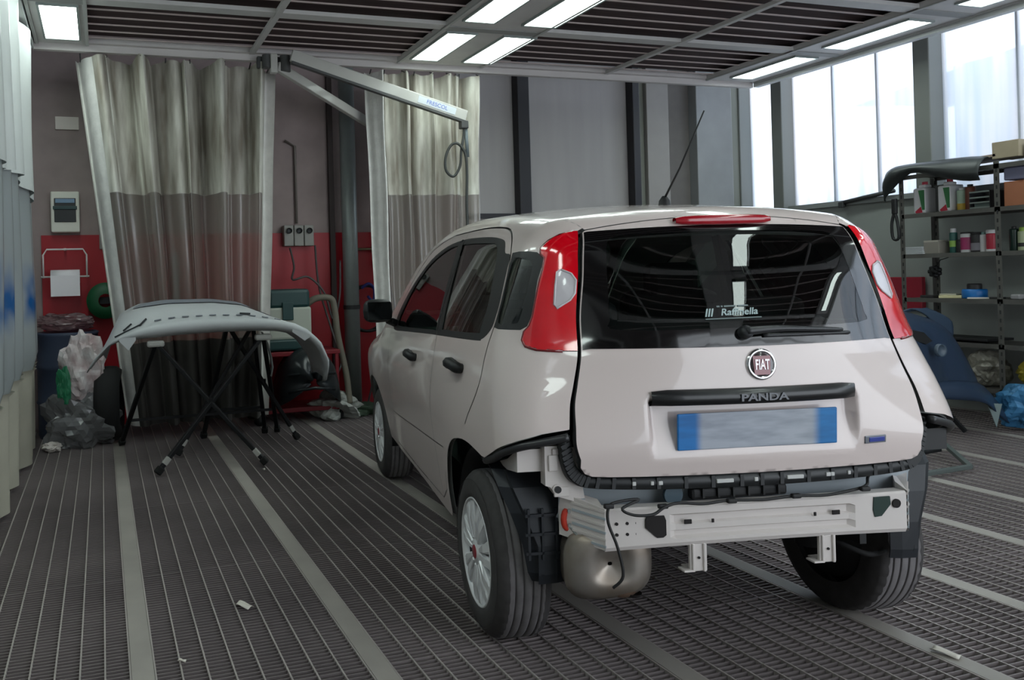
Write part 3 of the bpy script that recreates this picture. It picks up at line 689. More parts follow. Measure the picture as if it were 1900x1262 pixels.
    # ---- what the missing bumper shows
    for sgn in (1, -1):
        # wheel housing (painted inner arch) and front liners
        for x0 in (0, WB):
            hb = MB(); R = []
            for a in np.linspace(-.15 if x0 else .05, PI+.1 if x0 else PI-.75, 18):
                R.append([(x0+(.335)*math.cos(a), sgn*yy, .30+.36*math.sin(a)) for yy in (.46, .60, .74)])
            hb.grid(R, BLACKP)
            hb.box((x0, sgn*.48, .52), (.66, .02, .34), BLACKP)
            solid(hb.build('wheel_liner', CAR), .006)
        # black liner piece hanging behind the rear wheel
        f = MB(); R = []
        for i, (x, z) in enumerate(((-.14, .655), (-.20, .665), (-.27, .648), (-.31, .60), (-.335, .52), (-.345, .42), (-.345, .33), (-.34, .30))):
            yo = [.77, .775, .775, .765, .735, .70, .685, .67][i]; R.append([(x+.02, sgn*(yo), z), (x, sgn*(yo-.035), z), (x-.012, sgn*(yo-.04), z), (x-.012, sgn*.66, z), (x-.012, sgn*.60, z), (x-.002, sgn*.565, z)])
        f.grid(R, mat('liner black', (30, 34, 40), .5, noise=.2), smooth=False)
        for z in (.40, .46, .52) if sgn > 0 else (): f.box((-.360, sgn*.64, z), (.006, .12, .006), mat('liner black', (0, 0, 0)))
        for y in (.60, .645, .69) if sgn > 0 else (): f.box((-.360, sgn*y, .46), (.006, .005, .16), mat('liner black', (0, 0, 0)))
        solid(f.build('mud_flap', CAR), .005)
        t = MB(); t.tube([(.22, sgn*.69, .668), (.0, sgn*.69, .70)], .004, BLACKP)
        # black sealing strip under the side panel cut
        g = MB(); pts = []
        for x, z in ((-.215, .674), (-.30, .70), (-.36, .728), (-.42, .757), (-.455, .774)):
            p = ch_side(A([(x, z)]))[0]; pts.append((p[0]+.004, sgn*(p[1]-.012), p[2]-.006))
        pts.append((-.485, sgn*.60, .790)); g.tube(cr(pts, 5), .013, mat('grey black seal', (44, 44, 46), .35), 8); g.build('side_seal', CAR)
        # white inner corner structure
        w = MB()
        w.prism([(-.20, .66), (-.30, .69), (-.40, .74), (-.40, .67), (-.30, .655)], sgn*.50, sgn*.735, SHELLW if sgn > 0 else BLACKP)
        if sgn > 0:
            w.prism([(.655, .752), (.60, .752), (.585, .70), (.565, .655), (.535, .62), (.515, .49), (.548, .48), (.556, .575), (.618, .595), (.64, .625), (.655, .63)], -.385, -.425, SHELLW, 'x')
            w.box((-.428, .630, .70), (.008, .03, .05), SHELLW, None, .003); w.box((-.428, .622, .735), (.008, .02, .02), SHELLW, None, .003); w.box((-.428, .605, .61), (.008, .05, .03), SHELLW, None, .003); w.box((-.428, .54, .545), (.01, .024, .08), SHELLG, None, .003)
            w.cyl((0, 0, 0), .011, .004, BLACKP, 16, T(-.430, .618, .618) @ RY(-PI/2)); w.cyl((0, 0, 0), .016, .003, SHELLW, 16, T(-.427, .618, .618) @ RY(-PI/2))
        else: w.prism([(-.60, .70), (-.60, .60), (-.52, .50), (-.50, .70)], -.36, -.39, BLACKP, 'x')
        w.box((-.30, sgn*.55, .66), (.18, .12, .02), SHELLW if sgn > 0 else BLACKP)
        w.build('corner_bracket', CAR)
    # rear cross panel
    c = MB(); R = []
    for y in np.linspace(.60, -.60, 25):
        x = -.44+.05*(abs(y)/.6)**2; R.append([(x+.05, y, .70), (x+.0, y, .67), (x-.03, y, .655), (x-.02, y, .63), (x, y, .60), (x+.01, y, .53), (x+.06, y, .48)])
    c.grid(R, SHELLG); cp = c.build('rear_cross_panel', CAR); solid(cp, .004)
    k = MB(); k.box((-.458, .045, .590), (.03, .32, .036), BLACKP, None, .01)
    for y in np.linspace(-.08, .17, 6): k.box((-.478, y, .594), (.006, .006, .03), DARKTRIM)
    k.build('air_vent', cp)
    k = MB(); k.cyl((0, 0, 0), .030, .012, mat('blue grey plug', (64, 84, 96), .5), 24, T(-.458, .262, .592) @ RY(-PI/2)); k.build('plug', cp)
    # black clip strip that follows the tailgate's lower edge
    s = MB(); path = [(.612, .79), (.612, .74), (.605, .70), (.592, .665), (.57, .642), (.53, .628), (.40, .622), (.2, .620), (0, .620)]
    path = smooth2(path, 5); path = path+[(-y, z) for y, z in path[::-1][1:]]
    R = []; off = []
    up = [(.585, .80), (.580, .76), (.576, .72), (.565, .69), (.548, .672), (.52, .664), (.40, .66), (.2, .66), (0, .66)]; up = smooth2(up, 5); up = up+[(-y, z) for y, z in up[::-1][1:]]
    for (y, z), (y2, z2) in zip(path, up):
        x = -.512+.06*(abs(y)/.6)**2; R.append([(x+.05, y2, z2+.004), (x+.004, y2, z2), (x-.004, (y+y2)/2, (z+z2)/2), (x, y, z), (x+.03, y, z-.004)])
    s.grid(R, mat('strip black', (34, 36, 38), .45)); st_ = s.build('bumper_mount_strip', CAR); solid(st_, .004)
    for i in range(2, len(path)-2, 2):
        s = MB()
        y, z = path[i]; y2, z2 = up[i]; x = -.514+.06*(abs(y)/.6)**2; s.bar((x-.002, y, z+.001), (x-.002, y2, z2-.003), .006, .012, mat('strip black', (0, 0, 0))); s.build('mount_rib', st_)
    for y, w_ in ((.40, .012), (.40, .0), (.32, .014), (.345, .01), (.12, .055), (.02, .012), (-.11, .055), (-.24, .012), (-.225, .016), (-.30, .01)):
        if w_ == 0: continue
        MB().box((-.517+.06*(abs(y)/.6)**2, y, .640), (.008, w_, .012), mat('white clip', (200, 200, 198), .5), None, .002).build('clip', st_)
    # bumper beam: pressed steel, chamfered ends, holes shown as dark insets
    b = MB(); X = -.52
    def sec(y, x, z0, z1, gr=1.):
        h = z1-z0; m_ = .014*gr
        return [(x+.05, y, z1-.002), (x+.006, y, z1), (x, y, z1-.006), (x, y, z1-.20*h), (x+m_, y, z1-.26*h), (x+m_, y, z1-.42*h), (x+m_*.3, y, z1-.46*h), (x+m_*.3, y, z1-.60*h), (x+m_, y, z1-.64*h), (x+m_, y, z1-.76*h), (x, y, z1-.82*h), (x, y, z0+.012), (x+.006, y, z0), (x+.05, y, z0)]
    ysb = [.50, .47, .33, .30, .28, .22, .1, 0, -.1, -.2, -.29, -.31, -.34, -.46, -.495]
    R = []
    for y in ysb:
        g = 1. if -.30 < y < .29 else 0.; x = X+.02*(y/.5)**2; R.append(sec(y, x, .452-.012*(abs(y)/.5)**2, .574-.004*(abs(y)/.5), g))
    b.grid(R, SHELLW, smooth=False)
    bb = b.build('bumper_beam', CAR); bb['label'] = 'cream painted steel crash beam'
    for sgn in (1, -1):
        e = MB()
        y0, y1 = sgn*.50, sgn*.60; x0 = X+.02; vs = [(x0, y0, .570), (x0, y0, .444), (x0+.115, y1, .465), (x0+.115, y1, .60), (x0+.05, y0, .588), (x0+.05, y0, .44), (x0+.16, y1-.02*sgn, .465), (x0+.16, y1-.02*sgn, .60)]
        e.add(vs, [(0, 1, 2, 3), (4, 7, 6, 5), (0, 3, 7, 4), (1, 5, 6, 2), (3, 2, 6, 7), (0, 4, 5, 1)], SHELLW)
        for kz in range(6):
            z0 = .565-.021*kz; e.bar((x0-.001, y0-.002*sgn, z0-.004), (x0+.08, y1-.03*sgn, z0+.008), .006, .007, SHELLG if kz % 2 else SHELLW)
        for zz in (.50, .545): e.cyl((0, 0, 0), .007, .006, LGREY, 6, T(x0+.09, sgn*.575, zz) @ RY(-PI/2))
        e.build('beam_bracket', CAR)
    HOLE = mat('hole dark', (34, 30, 30), .9)
    def hole(fn): h_ = MB(); fn(h_); h_.build('beam_hole', bb)
    for y in (.465, .432, .402):
        for z in (.525, .492): hole(lambda q: q.cyl((0, 0, 0), .0048, .004, HOLE, 12, T(-.5025, y, z) @ RY(-PI/2)))
    hole(lambda q: q.prism([(.372, .545), (.318, .545), (.312, .53), (.312, .485), (.322, .478), (.342, .478), (.377, .51), (.377, .535)], -.5135, -.5095, HOLE, 'x'))
    hole(lambda q: q.prism([(-.375, .56), (-.43, .56), (-.432, .535), (-.40, .50), (-.378, .498), (-.372, .52)], -.5115, -.507, mat('hole green dark', (30, 52, 46), .7), 'x'))
    hole(lambda q: q.cyl((0, 0, 0), .014, .004, HOLE, 16, T(-.505, -.455, .535) @ RY(-PI/2)))
    for y, w_ in ((.243, .024), (-.243, .026)): hole(lambda q: q.box((-.5145, y, .522), (.004, w_, .014), HOLE, None, .0015))
    for y in (.165, -.17): hole(lambda q: q.box((-.5185, y, .522), (.004, .008, .012), HOLE, None, .0015))
    for y in (.21, -.215):
        q = MB(); q.box((-.505, y, .41), (.012, .056, .085), SHELLW, None, .003); q.box((-.512, y+.018, .41), (.01, .008, .085), SHELLW, None, .002); q.box((-.512, y-.018, .41), (.01, .008, .085), SHELLW, None, .002)
        q.box((-.50, y+.037, .372), (.04, .03, .006), SHELLW, None, .002); q.box((-.48, y, .37), (.05, .056, .006), SHELLW, None, .002); q.cyl((0, 0, 0), .004, .003, HOLE, 10, T(-.512, y, .41) @ RY(-PI/2)); q.build('beam_foot', CAR)
    # cable along the beam
    WIR = mat('cable black', (28, 27, 28), .6)
    wpts = [(-.545, .50, .35), (-.56, .475, .39), (-.55, .485, .47), (-.535, .505, .54), (-.53, .50, .585), (-.525, .47, .598), (-.52, .40, .60), (-.535, .46, .580), (-.545, .43, .562), (-.545, .37, .560), (-.54, .33, .578), (-.53, .28, .585), (-.53, .2, .578), (-.525, .12, .582), (-.525, .0, .578), (-.525, -.1, .584), (-.525, -.2, .580), (-.52, -.30, .590), (-.50, -.36, .596), (-.46, -.40, .612), (-.45, -.44, .64)]
    w = MB(); w.tube(cr(wpts, 6), .0045, WIR, 8)
    for y, z in ((.33, .578), (.11, .582), (-.1, .585), (-.33, .594), (.5, .588)): w.box((-.53, y, z), (.016, .03, .014), WIR, None, .004)
    w.build('cable', CAR)
    # silencer
    m = MB(); SIL = mat('silencer steel', (168, 162, 156), .38, metal=.7, noise=.2, rgb2=(140, 126, 112), nscale=6)
    R = []
    cy_, cz_ = .455, .385; SX = -.36; SM = T(-.35, .455, .388) @ RZ(-.12)
    prof = [(-.20, .05), (-.20, .80), (-.215, .95), (-.23, 1.), (-.43, 1.), (-.436, 1.035), (-.444, 1.035), (-.45, .99), (-.465, .95), (-.485, .80), (-.492, .55), (-.488, .40), (-.47, .20), (-.465, .05)]
    for x, k in prof:
        row = []
        for a in np.linspace(0, 2*PI, 37)[:-1]:
            ca, sa = math.cos(a), math.sin(a); yy = math.copysign(abs(ca)**.62, ca)*.132*k; zz = math.copysign(abs(sa)**.62, sa)*.112*k
            ro = -.25*yy*.5
            row.append((x, cy_+yy, cz_+zz+ro)) if False else row.append(tuple(SM @ Vector((x-SX, yy, zz-.08*yy))))
        row.append(row[0]); R.append(row)
    m.grid(R, SIL); m.build('silencer', CAR); m = MB(); TB = mat('tail pipe brown', (132, 108, 92), .45, metal=.5); m.lathe([(.0, .03), (.02, .027), (.034, .018), (.043, .0), (.044, -.02)], TB, 24, T(-.452, .425, .325) @ RY(-PI/2) @ Matrix.Diagonal((1.1, 1.3, 1, 1))); m.lathe([(.0, .0), (.022, .0), (.026, -.01)], mat('pipe mouth', (24, 20, 20), .8), 20, T(-.455, .395, .285) @ RX(PI)); m.build('tail_pipe', CAR)
    m = MB(); m.tube(cr([(-.10, .33, .33), (-.17, .40, .36), (-.24, .44, .37)], 5), .022, SIL, 12); m.tube([(-.24, .33, .36), (.2, .25, .33), (1.4, .1, .25)], .02, SIL, 10); m.build('exhaust_pipe', CAR)
    m = MB(); OR = mat('red rubber hanger', (206, 62, 44), .5); m.tube([Vector((-.40, .575+.015*math.cos(a), .515+.030*math.sin(a))) for a in np.linspace(0, 2*PI, 17)[:-1]], .010, OR, 8, closed=True); m.build('exhaust_hanger', CAR)
    m = MB(); m.tube(cr([(-.41, .572, .495), (-.43, .556, .47), (-.43, .545, .452), (-.43, .54, .43)], 4), .006, LGREY, 8); m.build('hanger_rod', CAR)
    # underbody, axle, floor
    u = MB(); UD = mat('underbody dark', (30, 30, 31), .8)
    u.box((1.35, 0, .34), (2.3, 1.30, .05), UD); u.box((.0, 0, .54), (.9, .90, .03), UD)
    u.box((2.45, 0, .5), (.5, .95, .4), UD); u.box((1.15, 0, .42), (1.6, 1.44, .2), UD); u.build('underbody', CAR)
    u = MB(); u.tube([(0, -.62, .36), (0, .62, .36)], .03, UD, 12); u.tube([(2.27, -.62, .30), (2.27, .62, .30)], .03, UD, 12)
    u.build('rear_axle', CAR); u = MB()
    for s_ in (1, -1):
        if s_ < 0: u.build('spring_strut', CAR); u = MB()
        u.tube([(-.03, s_*.50, .25), (-.05, s_*.50, .56)], .045, UD, 14); u.cyl((0, 0, 0), .11, .03, mat('brake rust', (70, 58, 52), .7, metal=.3), 24, T(0, s_*.60, .29) @ RX(PI/2)); u.bar((-.02, s_*.55, .28), (.35, s_*.5, .33), .07, .05, UD)
    u.tube(cr([(-.28, -.60, .30), (-.30, -.52, .30), (-.24, -.45, .33)], 4), .009, UD, 8); u.build('spring_strut', CAR)
    # interior: parcel shelf edge, seats, dash
    SE = mat('seat cloth', (44, 46, 48), .9, noise=.2, nscale=20); DA = mat('dash dark', (40, 42, 44), .7)
    for y in (.36, -.36):
        s = MB(); s.box((1.0, y, .62), (.5, .48, .14), SE, None, .05); s.box((.72, y, .90), (.12, .46, .60), SE, T(.72, y, .9) @ RY(-.2) @ T(-.72, -y, -.9), .05); s.box((.655, y, 1.24), (.09, .25, .16), SE, None, .04); s.build('front_seat', CAR)
    s = MB(); s.box((.25, 0, .60), (.46, 1.2, .14), SE, None, .05); s.box((.0, 0, .86), (.12, 1.2, .50), SE, T(0, 0, .86) @ RY(-.18) @ T(0, 0, -.86), .05)
    for y in (.36, -.36): s.box((-.06, y, 1.13), (.08, .24, .10), SE, None, .035)
    s.build('rear_seat', CAR)
    s = MB(); s.box((1.75, 0, .86), (.36, 1.3, .24), DA, None, .06); s.tube([Vector((1.5-.05*math.sin(a), .36+.18*math.cos(a), .95+.17*math.sin(a))) for a in np.linspace(0, 2*PI, 25)[:-1]], .014, DA, 8, closed=True); s.build('dashboard', CAR)
    s = MB(); s.box((-.24, 0, 1.0), (.36, .98, .02), DA, None, .008); s.build('parcel_shelf', CAR)
    s = MB()
    for y in (.60, -.60): s.bar((.66, y*1.0, 1.44), (.52, y*1.12, .5), .05, .03, DA); 
    s.build('pillar_trim', CAR)
build_car()

from mathutils import noise as mnoise
def crumple(c, seed):
    q = Vector((c.x+seed*3.1, c.y, c.z)); return .34*(abs(mnoise.noise(q*2.6))-.2)+.16*(abs(mnoise.noise(q*6))-.15)
# ================================================================== CURTAINS AND ARM
def fold(s, seeds):
    return sum(a*math.sin(2*PI*f*s+p) for a, f, p in seeds)
def curtain(name, label, top, bot, z0, z1, zc, zb, y, seeds, nfold=90, edge=(.07, .05), gather=None):
    """hanging sheet; top/bot = (x0, x1) at the rail and at the hem; clear vinyl between zb and zc"""
    t = thing(name, label, 'curtain', ((top[0]+top[1])/2, y, 0)); ox = (top[0]+top[1])/2
    zsr = sorted(set([z0, zb, zc, z1]+list(np.linspace(z0, z1, 26))))
    ss = sorted(set(list(np.linspace(0, 1, nfold*2+1))+[edge[0], 1-edge[1]]))
    def P(s, z):
        k = (z-z0)/(z1-z0); x = (bot[0]*(1-k)+top[0]*k)*(1-s)+(bot[1]*(1-k)+top[1]*k)*s
        am = (.55+.45*k) if not gather else gather(k)
        sc_ = 0 if z < z1-.001 else 1
        dz = -.02*abs(math.sin(PI*s*7))*sc_
        return (x-ox+.3*am*fold(s+.13, seeds)*(1-k*.3), am*fold(s, seeds)+.012*math.sin(9*s+5*z), z+dz)
    def part(nm, m, a, b, s0, s1, sub=None):
        zz = [z for z in zsr if a-1e-6 <= z <= b+1e-6]; sss = [s for s in ss if s0-1e-6 <= s <= s1+1e-6]
        mb = MB(); mb.grid([[P(s, z) for s in sss] for z in zz], m); o = mb.build(nm, t, fix=False); return o
    part('fabric', CURT, zc, z1, edge[0], 1-edge[1]); part('clear_panel', PVC, zb, zc, edge[0], 1-edge[1]); part('hem', mat('grey hem fabric', (78, 75, 72), .7, noise=.3, nscale=4), z0, zb, edge[0], 1-edge[1])
    part('border', CURTW, z0, z1, 0, edge[0]); part('border', CURTW, z0, z1, 1-edge[1], 1)
    for s in np.linspace(.03, .97, 8):
        p = P(s, z1-.02); MB().tube([(p[0], p[1], p[2]), (p[0], 0, z1+.012)], .006, mat('hook', (60, 60, 60), .5), 6).build('hook', t)
    return t
curtain('booth_curtain', 'large dirty white folded curtain with clear lower window, left of the pipe', (-.16, 1.50), (.18, 1.35), .12, 3.13, 2.02, .80, 6.70, [(.12, 5.2, .9), (.075, 8.3, 1.2), (.03, 17, .3)])
curtain('booth_curtain', 'narrower white folded curtain with clear lower window, behind the car mirror', (2.31, 3.41), (2.36, 3.34), .12, 3.13, 2.02, .55, 6.70, [(.06, 4.6, 2.0), (.04, 8.3, .2), (.02, 15, 1.3)], 80, edge=(.12, .04))

def stain_plastic():
    m = SIDEP; nt = m.node_tree; N = nt.nodes
    tc = N.new('ShaderNodeTexCoord'); sx = N.new('ShaderNodeSeparateXYZ'); nt.links.new(tc.outputs['Object'], sx.inputs[0])
    mr = N.new('ShaderNodeMapRange'); mr.interpolation_type = 'SMOOTHSTEP'; mr.inputs[1].default_value = .98; mr.inputs[2].default_value = 1.15; nt.links.new(sx.outputs[2], mr.inputs[0])
    mr2 = N.new('ShaderNodeMapRange'); mr2.interpolation_type = 'SMOOTHSTEP'; mr2.inputs[1].default_value = 1.5; mr2.inputs[2].default_value = 1.22; nt.links.new(sx.outputs[2], mr2.inputs[0])
    nz = N.new('ShaderNodeTexNoise'); nz.inputs['Scale'].default_value = 2.3; mp = N.new('ShaderNodeMapping'); mp.inputs['Scale'].default_value = (.3, 1.6, 1.1); mp.inputs['Location'].default_value = (0, .35, .2); nt.links.new(tc.outputs['Object'], mp.inputs[0]); nt.links.new(mp.outputs[0], nz.inputs[0])
    r = N.new('ShaderNodeValToRGB'); r.color_ramp.elements[0].position = .42; r.color_ramp.elements[1].position = .62; nt.links.new(nz.outputs['Fac'], r.inputs[0])
    a = N.new('ShaderNodeMath'); a.operation = 'MULTIPLY'; nt.links.new(mr.outputs[0], a.inputs[0]); nt.links.new(mr2.outputs[0], a.inputs[1])
    b = N.new('ShaderNodeMath'); b.operation = 'MULTIPLY'; nt.links.new(a.outputs[0], b.inputs[0]); nt.links.new(r.outputs[0], b.inputs[1])
    mx = N.new('ShaderNodeMixRGB'); mx.inputs[1].default_value = lin((214, 222, 224)); mx.inputs[2].default_value = lin((30, 120, 205)); nt.links.new(b.outputs[0], mx.inputs[0])
    for n in N:
        if n.type in ('BSDF_TRANSLUCENT', 'BSDF_DIFFUSE'): nt.links.new(mx.outputs[0], n.inputs[0])
    return m
def plastic_side():
    t = thing('plastic_curtain', 'translucent white plastic curtain with blue stains hanging at the left edge', 'curtain', (-.52, 5, 0))
    S = stain_plastic()
    LOWF = mat('beige curtain hem', (196, 192, 176), .7, noise=.15, nscale=4)
    ys = np.linspace(2.0, 6.62, 210)
    def P(y, z):
        k = z/3.1; return (.028*math.sin(y*9.5)+.018*math.sin(y*21+1)+.02*math.sin(y*3.3)+.012*math.sin(z*2+y)+(-.03 if z < .7 else 0), y-5+.012*math.sin(y*19), z)
    for nm, m, a, b in (('hem', LOWF, .03, .70), ('plastic_sheet', S, .68, 3.14)):
        MB().grid([[P(y, z) for y in ys] for z in np.linspace(a, b, 26)], m).build(nm, t, fix=False)
    # overlapping upper flap
    MB().grid([[(P(y, z)[0]+.03+.01*math.sin(y*13), P(y, z)[1], z+.05*math.sin(y*2.6)) for y in np.linspace(2.0, 6.5, 160)] for z in np.linspace(1.95, 3.1, 12)], mat('white plastic flap', (214, 218, 216), .35, noise=.1, nscale=3)).build('upper_flap', t, fix=False)
    return t
plastic_side()

def arm():
    t = thing('swing_arm', 'grey square tube swing arm carrying a looped hose, under the ceiling rail', 'service arm', (1.42, 6.5, 2.99))
    G = mat('arm grey', (186, 184, 178), .45, coat=.2, noise=.06); D = mat('arm dark', (70, 70, 70), .5)
    m = MB(); m.box((0, .0, .10), (.06, .06, .16), G, None, .008); m.box((0, .06, .12), (.26, .05, .10), D, None, .01); m.cyl((.10, -.0, .04), .045, .13, D); m.cyl((-.06, .0, .06), .035, .11, D); m.build('bracket', t)
    a = MB(); p, q = Vector((.13, -.1, .15)), Vector((1.68, -.15, -.315)); a.bar(p, q, .05, .095, G, .006); a.bar(p-Vector((0, 0, .06)), q-Vector((0, 0, .055)), .05, .02, D); ua = a.build('upper_arm', t)
    d = (q-p).normalized(); up = Vector((0, -1, 0)).cross(d).normalized(); 
    n = Vector((0, -1, 0)); r = d; u = n.cross(r)
    M = Matrix((r, u, n)).transposed().to_4x4(); M.translation = p.lerp(q, .82)+n*.027
    x = MB(); x.box((0, 0, 0), (.36, .06, .002), mat('label pale', (200, 206, 212), .5), M); x.text('FRESCOL', .05, mat('label blue', (92, 112, 190), .5), M @ T(0, 0, .002), .0005); x.build('label_plate', ua)
    a = MB(); a.bar((.03, -.0, .08), (1.02, .50, -.28), .05, .08, G, .006); a.build('lower_arm', t)
    a = MB(); BL = mat('hose dark', (58, 60, 58), .5); e = Vector((1.66, -.14, -.37))
    a.box(tuple(e+Vector((0, 0, -.02))), (.07, .07, .07), D, None, .01); a.tube([e+Vector((.02, 0, -.02)), e+Vector((.03, 0, -.30))], .016, mat('blue grey tube', (110, 120, 124), .4), 8)
    a.build('hose_joint', t)
    h = MB(); pts = [(0, 0, 0), (0, 0, -.10), (-.03, 0, -.25), (-.04, .01, -.38), (-.10, .02, -.47), (-.17, .02, -.42), (-.17, .02, -.30), (-.12, .01, -.20), (-.06, -.01, -.19), (.0, -.02, -.28), (.01, -.02, -.45), (.0, -.02, -.70), (-.01, -.03, -.95), (-.10, -.05, -1.08), (-.17, -.06, -1.3)]
    h.tube(cr([tuple(e+Vector(p)) for p in pts], 7), .012, BL, 8); h.build('hose', t)
arm()

# ================================================================== BUMPERS
def loft_shell(rows, m, thick=.006, n=4):
    """rows of points (cross profiles along the width); smoothed along both ways"""
    R = [cr(r, n) for r in rows]; K = len(R[0]); cols = [cr([R[i][k] for i in range(len(R))], 3) for k in range(K)]
    return MB().grid([[cols[k][i] for k in range(K)] for i in range(len(cols[0]))], m)
def grey_bumper():
    PR = mat('grey primer', (188, 190, 192), .5); t = thing('bumper_cover', 'pale grey primed bumper cover lying across black trestles', 'bumper', (.75, 5.9, 0))
    X0, Y0 = .75, 5.9
    low = [(-.113, .668), (-.075, .745), (-.005, .83), (.09, .885), (.25, .905), (.50, .922), (.757, .930), (1.02, .928), (1.20, .918), (1.36, .880), (1.45, .835), (1.54, .74), (1.60, .60), (1.595, .50)]
    up = [(-.09, .70), (-.02, .80), (.075, .905), (.24, .968), (.36, .995), (.50, 1.014), (.76, 1.022), (1.02, 1.014), (1.20, .997), (1.33, .965), (1.43, .915), (1.54, .82), (1.625, .66), (1.625, .51)]
    def rs(pl, n): 
        d = [0]
        for i in range(1, len(pl)): d.append(d[-1]+math.dist(pl[i], pl[i-1]))
        t_ = np.linspace(0, d[-1], n); return [(float(np.interp(q, d, [p[0] for p in pl])), float(np.interp(q, d, [p[1] for p in pl]))) for q in t_]
    n = 41; L, U = rs(low, n), rs(up, n)
    cres = rs([(.0, .76), (.06, .92), (.13, 1.06), (.25, 1.125), (.45, 1.15), (.80, 1.145), (1.02, 1.112), (1.18, 1.03), (1.36, .93), (1.50, .84), (1.60, .70), (1.63, .54)], n)
    back = rs([(.02, .72), (.08, .90), (.15, 1.03), (.27, 1.09), (.47, 1.11), (.80, 1.105), (1.02, 1.07), (1.18, 1.0), (1.36, .90), (1.50, .80), (1.60, .66), (1.63, .52)], n)
    def sag(i): return 1-abs(2*i/(n-1)-1)**3
    R = [[(L[i][0]-X0, 5.62-Y0+.25*(1-sag(i)), L[i][1]) for i in range(n)],
         [((L[i][0]+U[i][0])/2-X0, 5.585-Y0+.25*(1-sag(i)), (L[i][1]+U[i][1])/2) for i in range(n)],
         [(U[i][0]-X0, 5.60-Y0+.25*(1-sag(i)), U[i][1]) for i in range(n)],
         [(U[i][0]-X0, 5.66-Y0+.25*(1-sag(i)), U[i][1]-.012) for i in range(n)],
         [((U[i][0]*.7+cres[i][0]*.3)-X0, 5.74-Y0+.2*(1-sag(i)), (U[i][1]*.62+cres[i][1]*.38)) for i in range(n)],
         [((U[i][0]*.35+cres[i][0]*.65)-X0, 5.95-Y0+.1*(1-sag(i)), (U[i][1]*.25+cres[i][1]*.75)) for i in range(n)],
         [(cres[i][0]-X0, 6.2-Y0, cres[i][1]) for i in range(n)],
         [(back[i][0]-X0, 6.3-Y0, back[i][1]) for i in range(n)]]
    o = MB().grid(R, PR).build('bumper_skin', t); solid(o, .006)
    # darker grey opening field laid on top, slots and tabs, hanging ends
    DG = mat('darker primer grey', (128, 132, 140), .55)
    R2 = []
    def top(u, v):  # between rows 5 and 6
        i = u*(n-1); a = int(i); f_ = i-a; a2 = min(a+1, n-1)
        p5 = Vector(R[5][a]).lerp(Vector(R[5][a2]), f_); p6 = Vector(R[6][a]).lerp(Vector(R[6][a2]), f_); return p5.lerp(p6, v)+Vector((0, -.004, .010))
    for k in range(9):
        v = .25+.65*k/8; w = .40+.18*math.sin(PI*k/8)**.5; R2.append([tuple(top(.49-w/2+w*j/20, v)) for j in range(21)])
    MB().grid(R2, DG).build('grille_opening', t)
    s = MB(); SL = mat('slot dark', (40, 42, 46), .7)
    def r3(u, v, o_=.0): 
        i = u*(n-1); a = int(i); f_ = i-a; a2 = min(a+1, n-1); p5 = Vector(R[3][a]).lerp(Vector(R[3][a2]), f_); p6 = Vector(R[4][a]).lerp(Vector(R[4][a2]), f_); return p5.lerp(p6, v)+Vector((0, -.006, .006+o_))
    for u in np.linspace(.26, .80, 13):
        if abs(u-.55) < .02: continue
        s = MB(); a, b = r3(u, .55), r3(u+.022, .55); s.bar(a, b, .012, .006, DG); s.build('mount_tab', t)
    s = MB(); s.bar(r3(.545, .75), r3(.580, .75), .02, .014, SL); s.build('centre_catch', t)
    for (a, b) in (((.155, .55), (.185, .9)), ((.125, .3), (.215, .5)), ((.21, .4), (.235, .9))):
        s = MB(); s.bar(r3(*a), r3(*b), .012, .01, SL); s.build('slot', t)
    for (x, z, x2, z2, x3, z3) in ((.105, .895, .165, .832, .215, .90), (1.44, .862, 1.40, .838, 1.31, .905)):
        s = MB(); s.prism([(x-X0, z), (x2-X0, z2), (x3-X0, z3), (x3-X0, z3+.02), (x-X0, z+.02)], 5.60-Y0, 5.606-Y0, PR); s.build('corner_tab', t)
    s = MB(); s.grid([[(x-X0, y-Y0, z) for x, z in ((1.16, .89), (1.20, .80), (1.225, .70), (1.235, .62), (1.22, .55))] for y in (5.95, 6.02)], PR); solid(s.build('inner_flange', t), .006)
grey_bumper()

def trestle(label, T1, T2, F, loc):
    BM = mat('trestle black', (24, 25, 28), .45, metal=.3); WT = mat('white tape', (176, 174, 170), .7)
    t = thing('trestle', label, 'trestle', loc, 0, 'black folding trestles under the pale bumper'); o = Vector(loc)
    T1, T2 = Vector(T1)-o, Vector(T2)-o; F = [Vector(f)-o for f in F]
    for a, b in ((T1, F[1]), (T2, F[0]), (T1, F[2]), (T2, F[3])):
        m = MB(); m.bar(a, b, .032, .028, BM, .004); l = m.build('leg', t)
        d = (b-a).normalized(); MB().bar(b-d*.05, b, .05, .045, mat('foot rubber', (16, 16, 17), .8), .008).build('rubber_foot', l)
        if b in (F[0], F[1]): MB().bar(b-d*.13, b-d*.075, .036, .032, WT, .004).build('tape', l)
    m = MB(); m.cyl(tuple((T1+F[1])/2+Vector((-.0, 0, 0))), .02, .03, BM, 12); m.build('pivot', t)
    for a in (T1, T2): MB().bar(a-Vector((.06, 0, .012)), a+Vector((.06, 0, -.012)), .07, .045, WT, .015).build('padded_top', t)
    m = MB(); m.bar(F[2]*.75+T1*.25, F[3]*.75+T2*.25, .02, .02, BM); m.build('crossbar', t)
trestle('front black folding trestle with white taped feet, nearest the viewer', (.35, 5.68, .875), (1.11, 5.68, .885), ((.32, 5.42, .02), (1.06, 5.42, .02), (.12, 6.55, .02), (1.38, 6.55, .02)), (.7, 5.9, 0))
trestle('rear black folding trestle partly hidden behind the front one', (.90, 6.0, .96), (1.10, 6.02, .95), ((.50, 5.95, .02), (1.46, 6.15, .02), (.76, 6.52, .02), (1.27, 6.52, .02)), (.8, 6.2, 0))

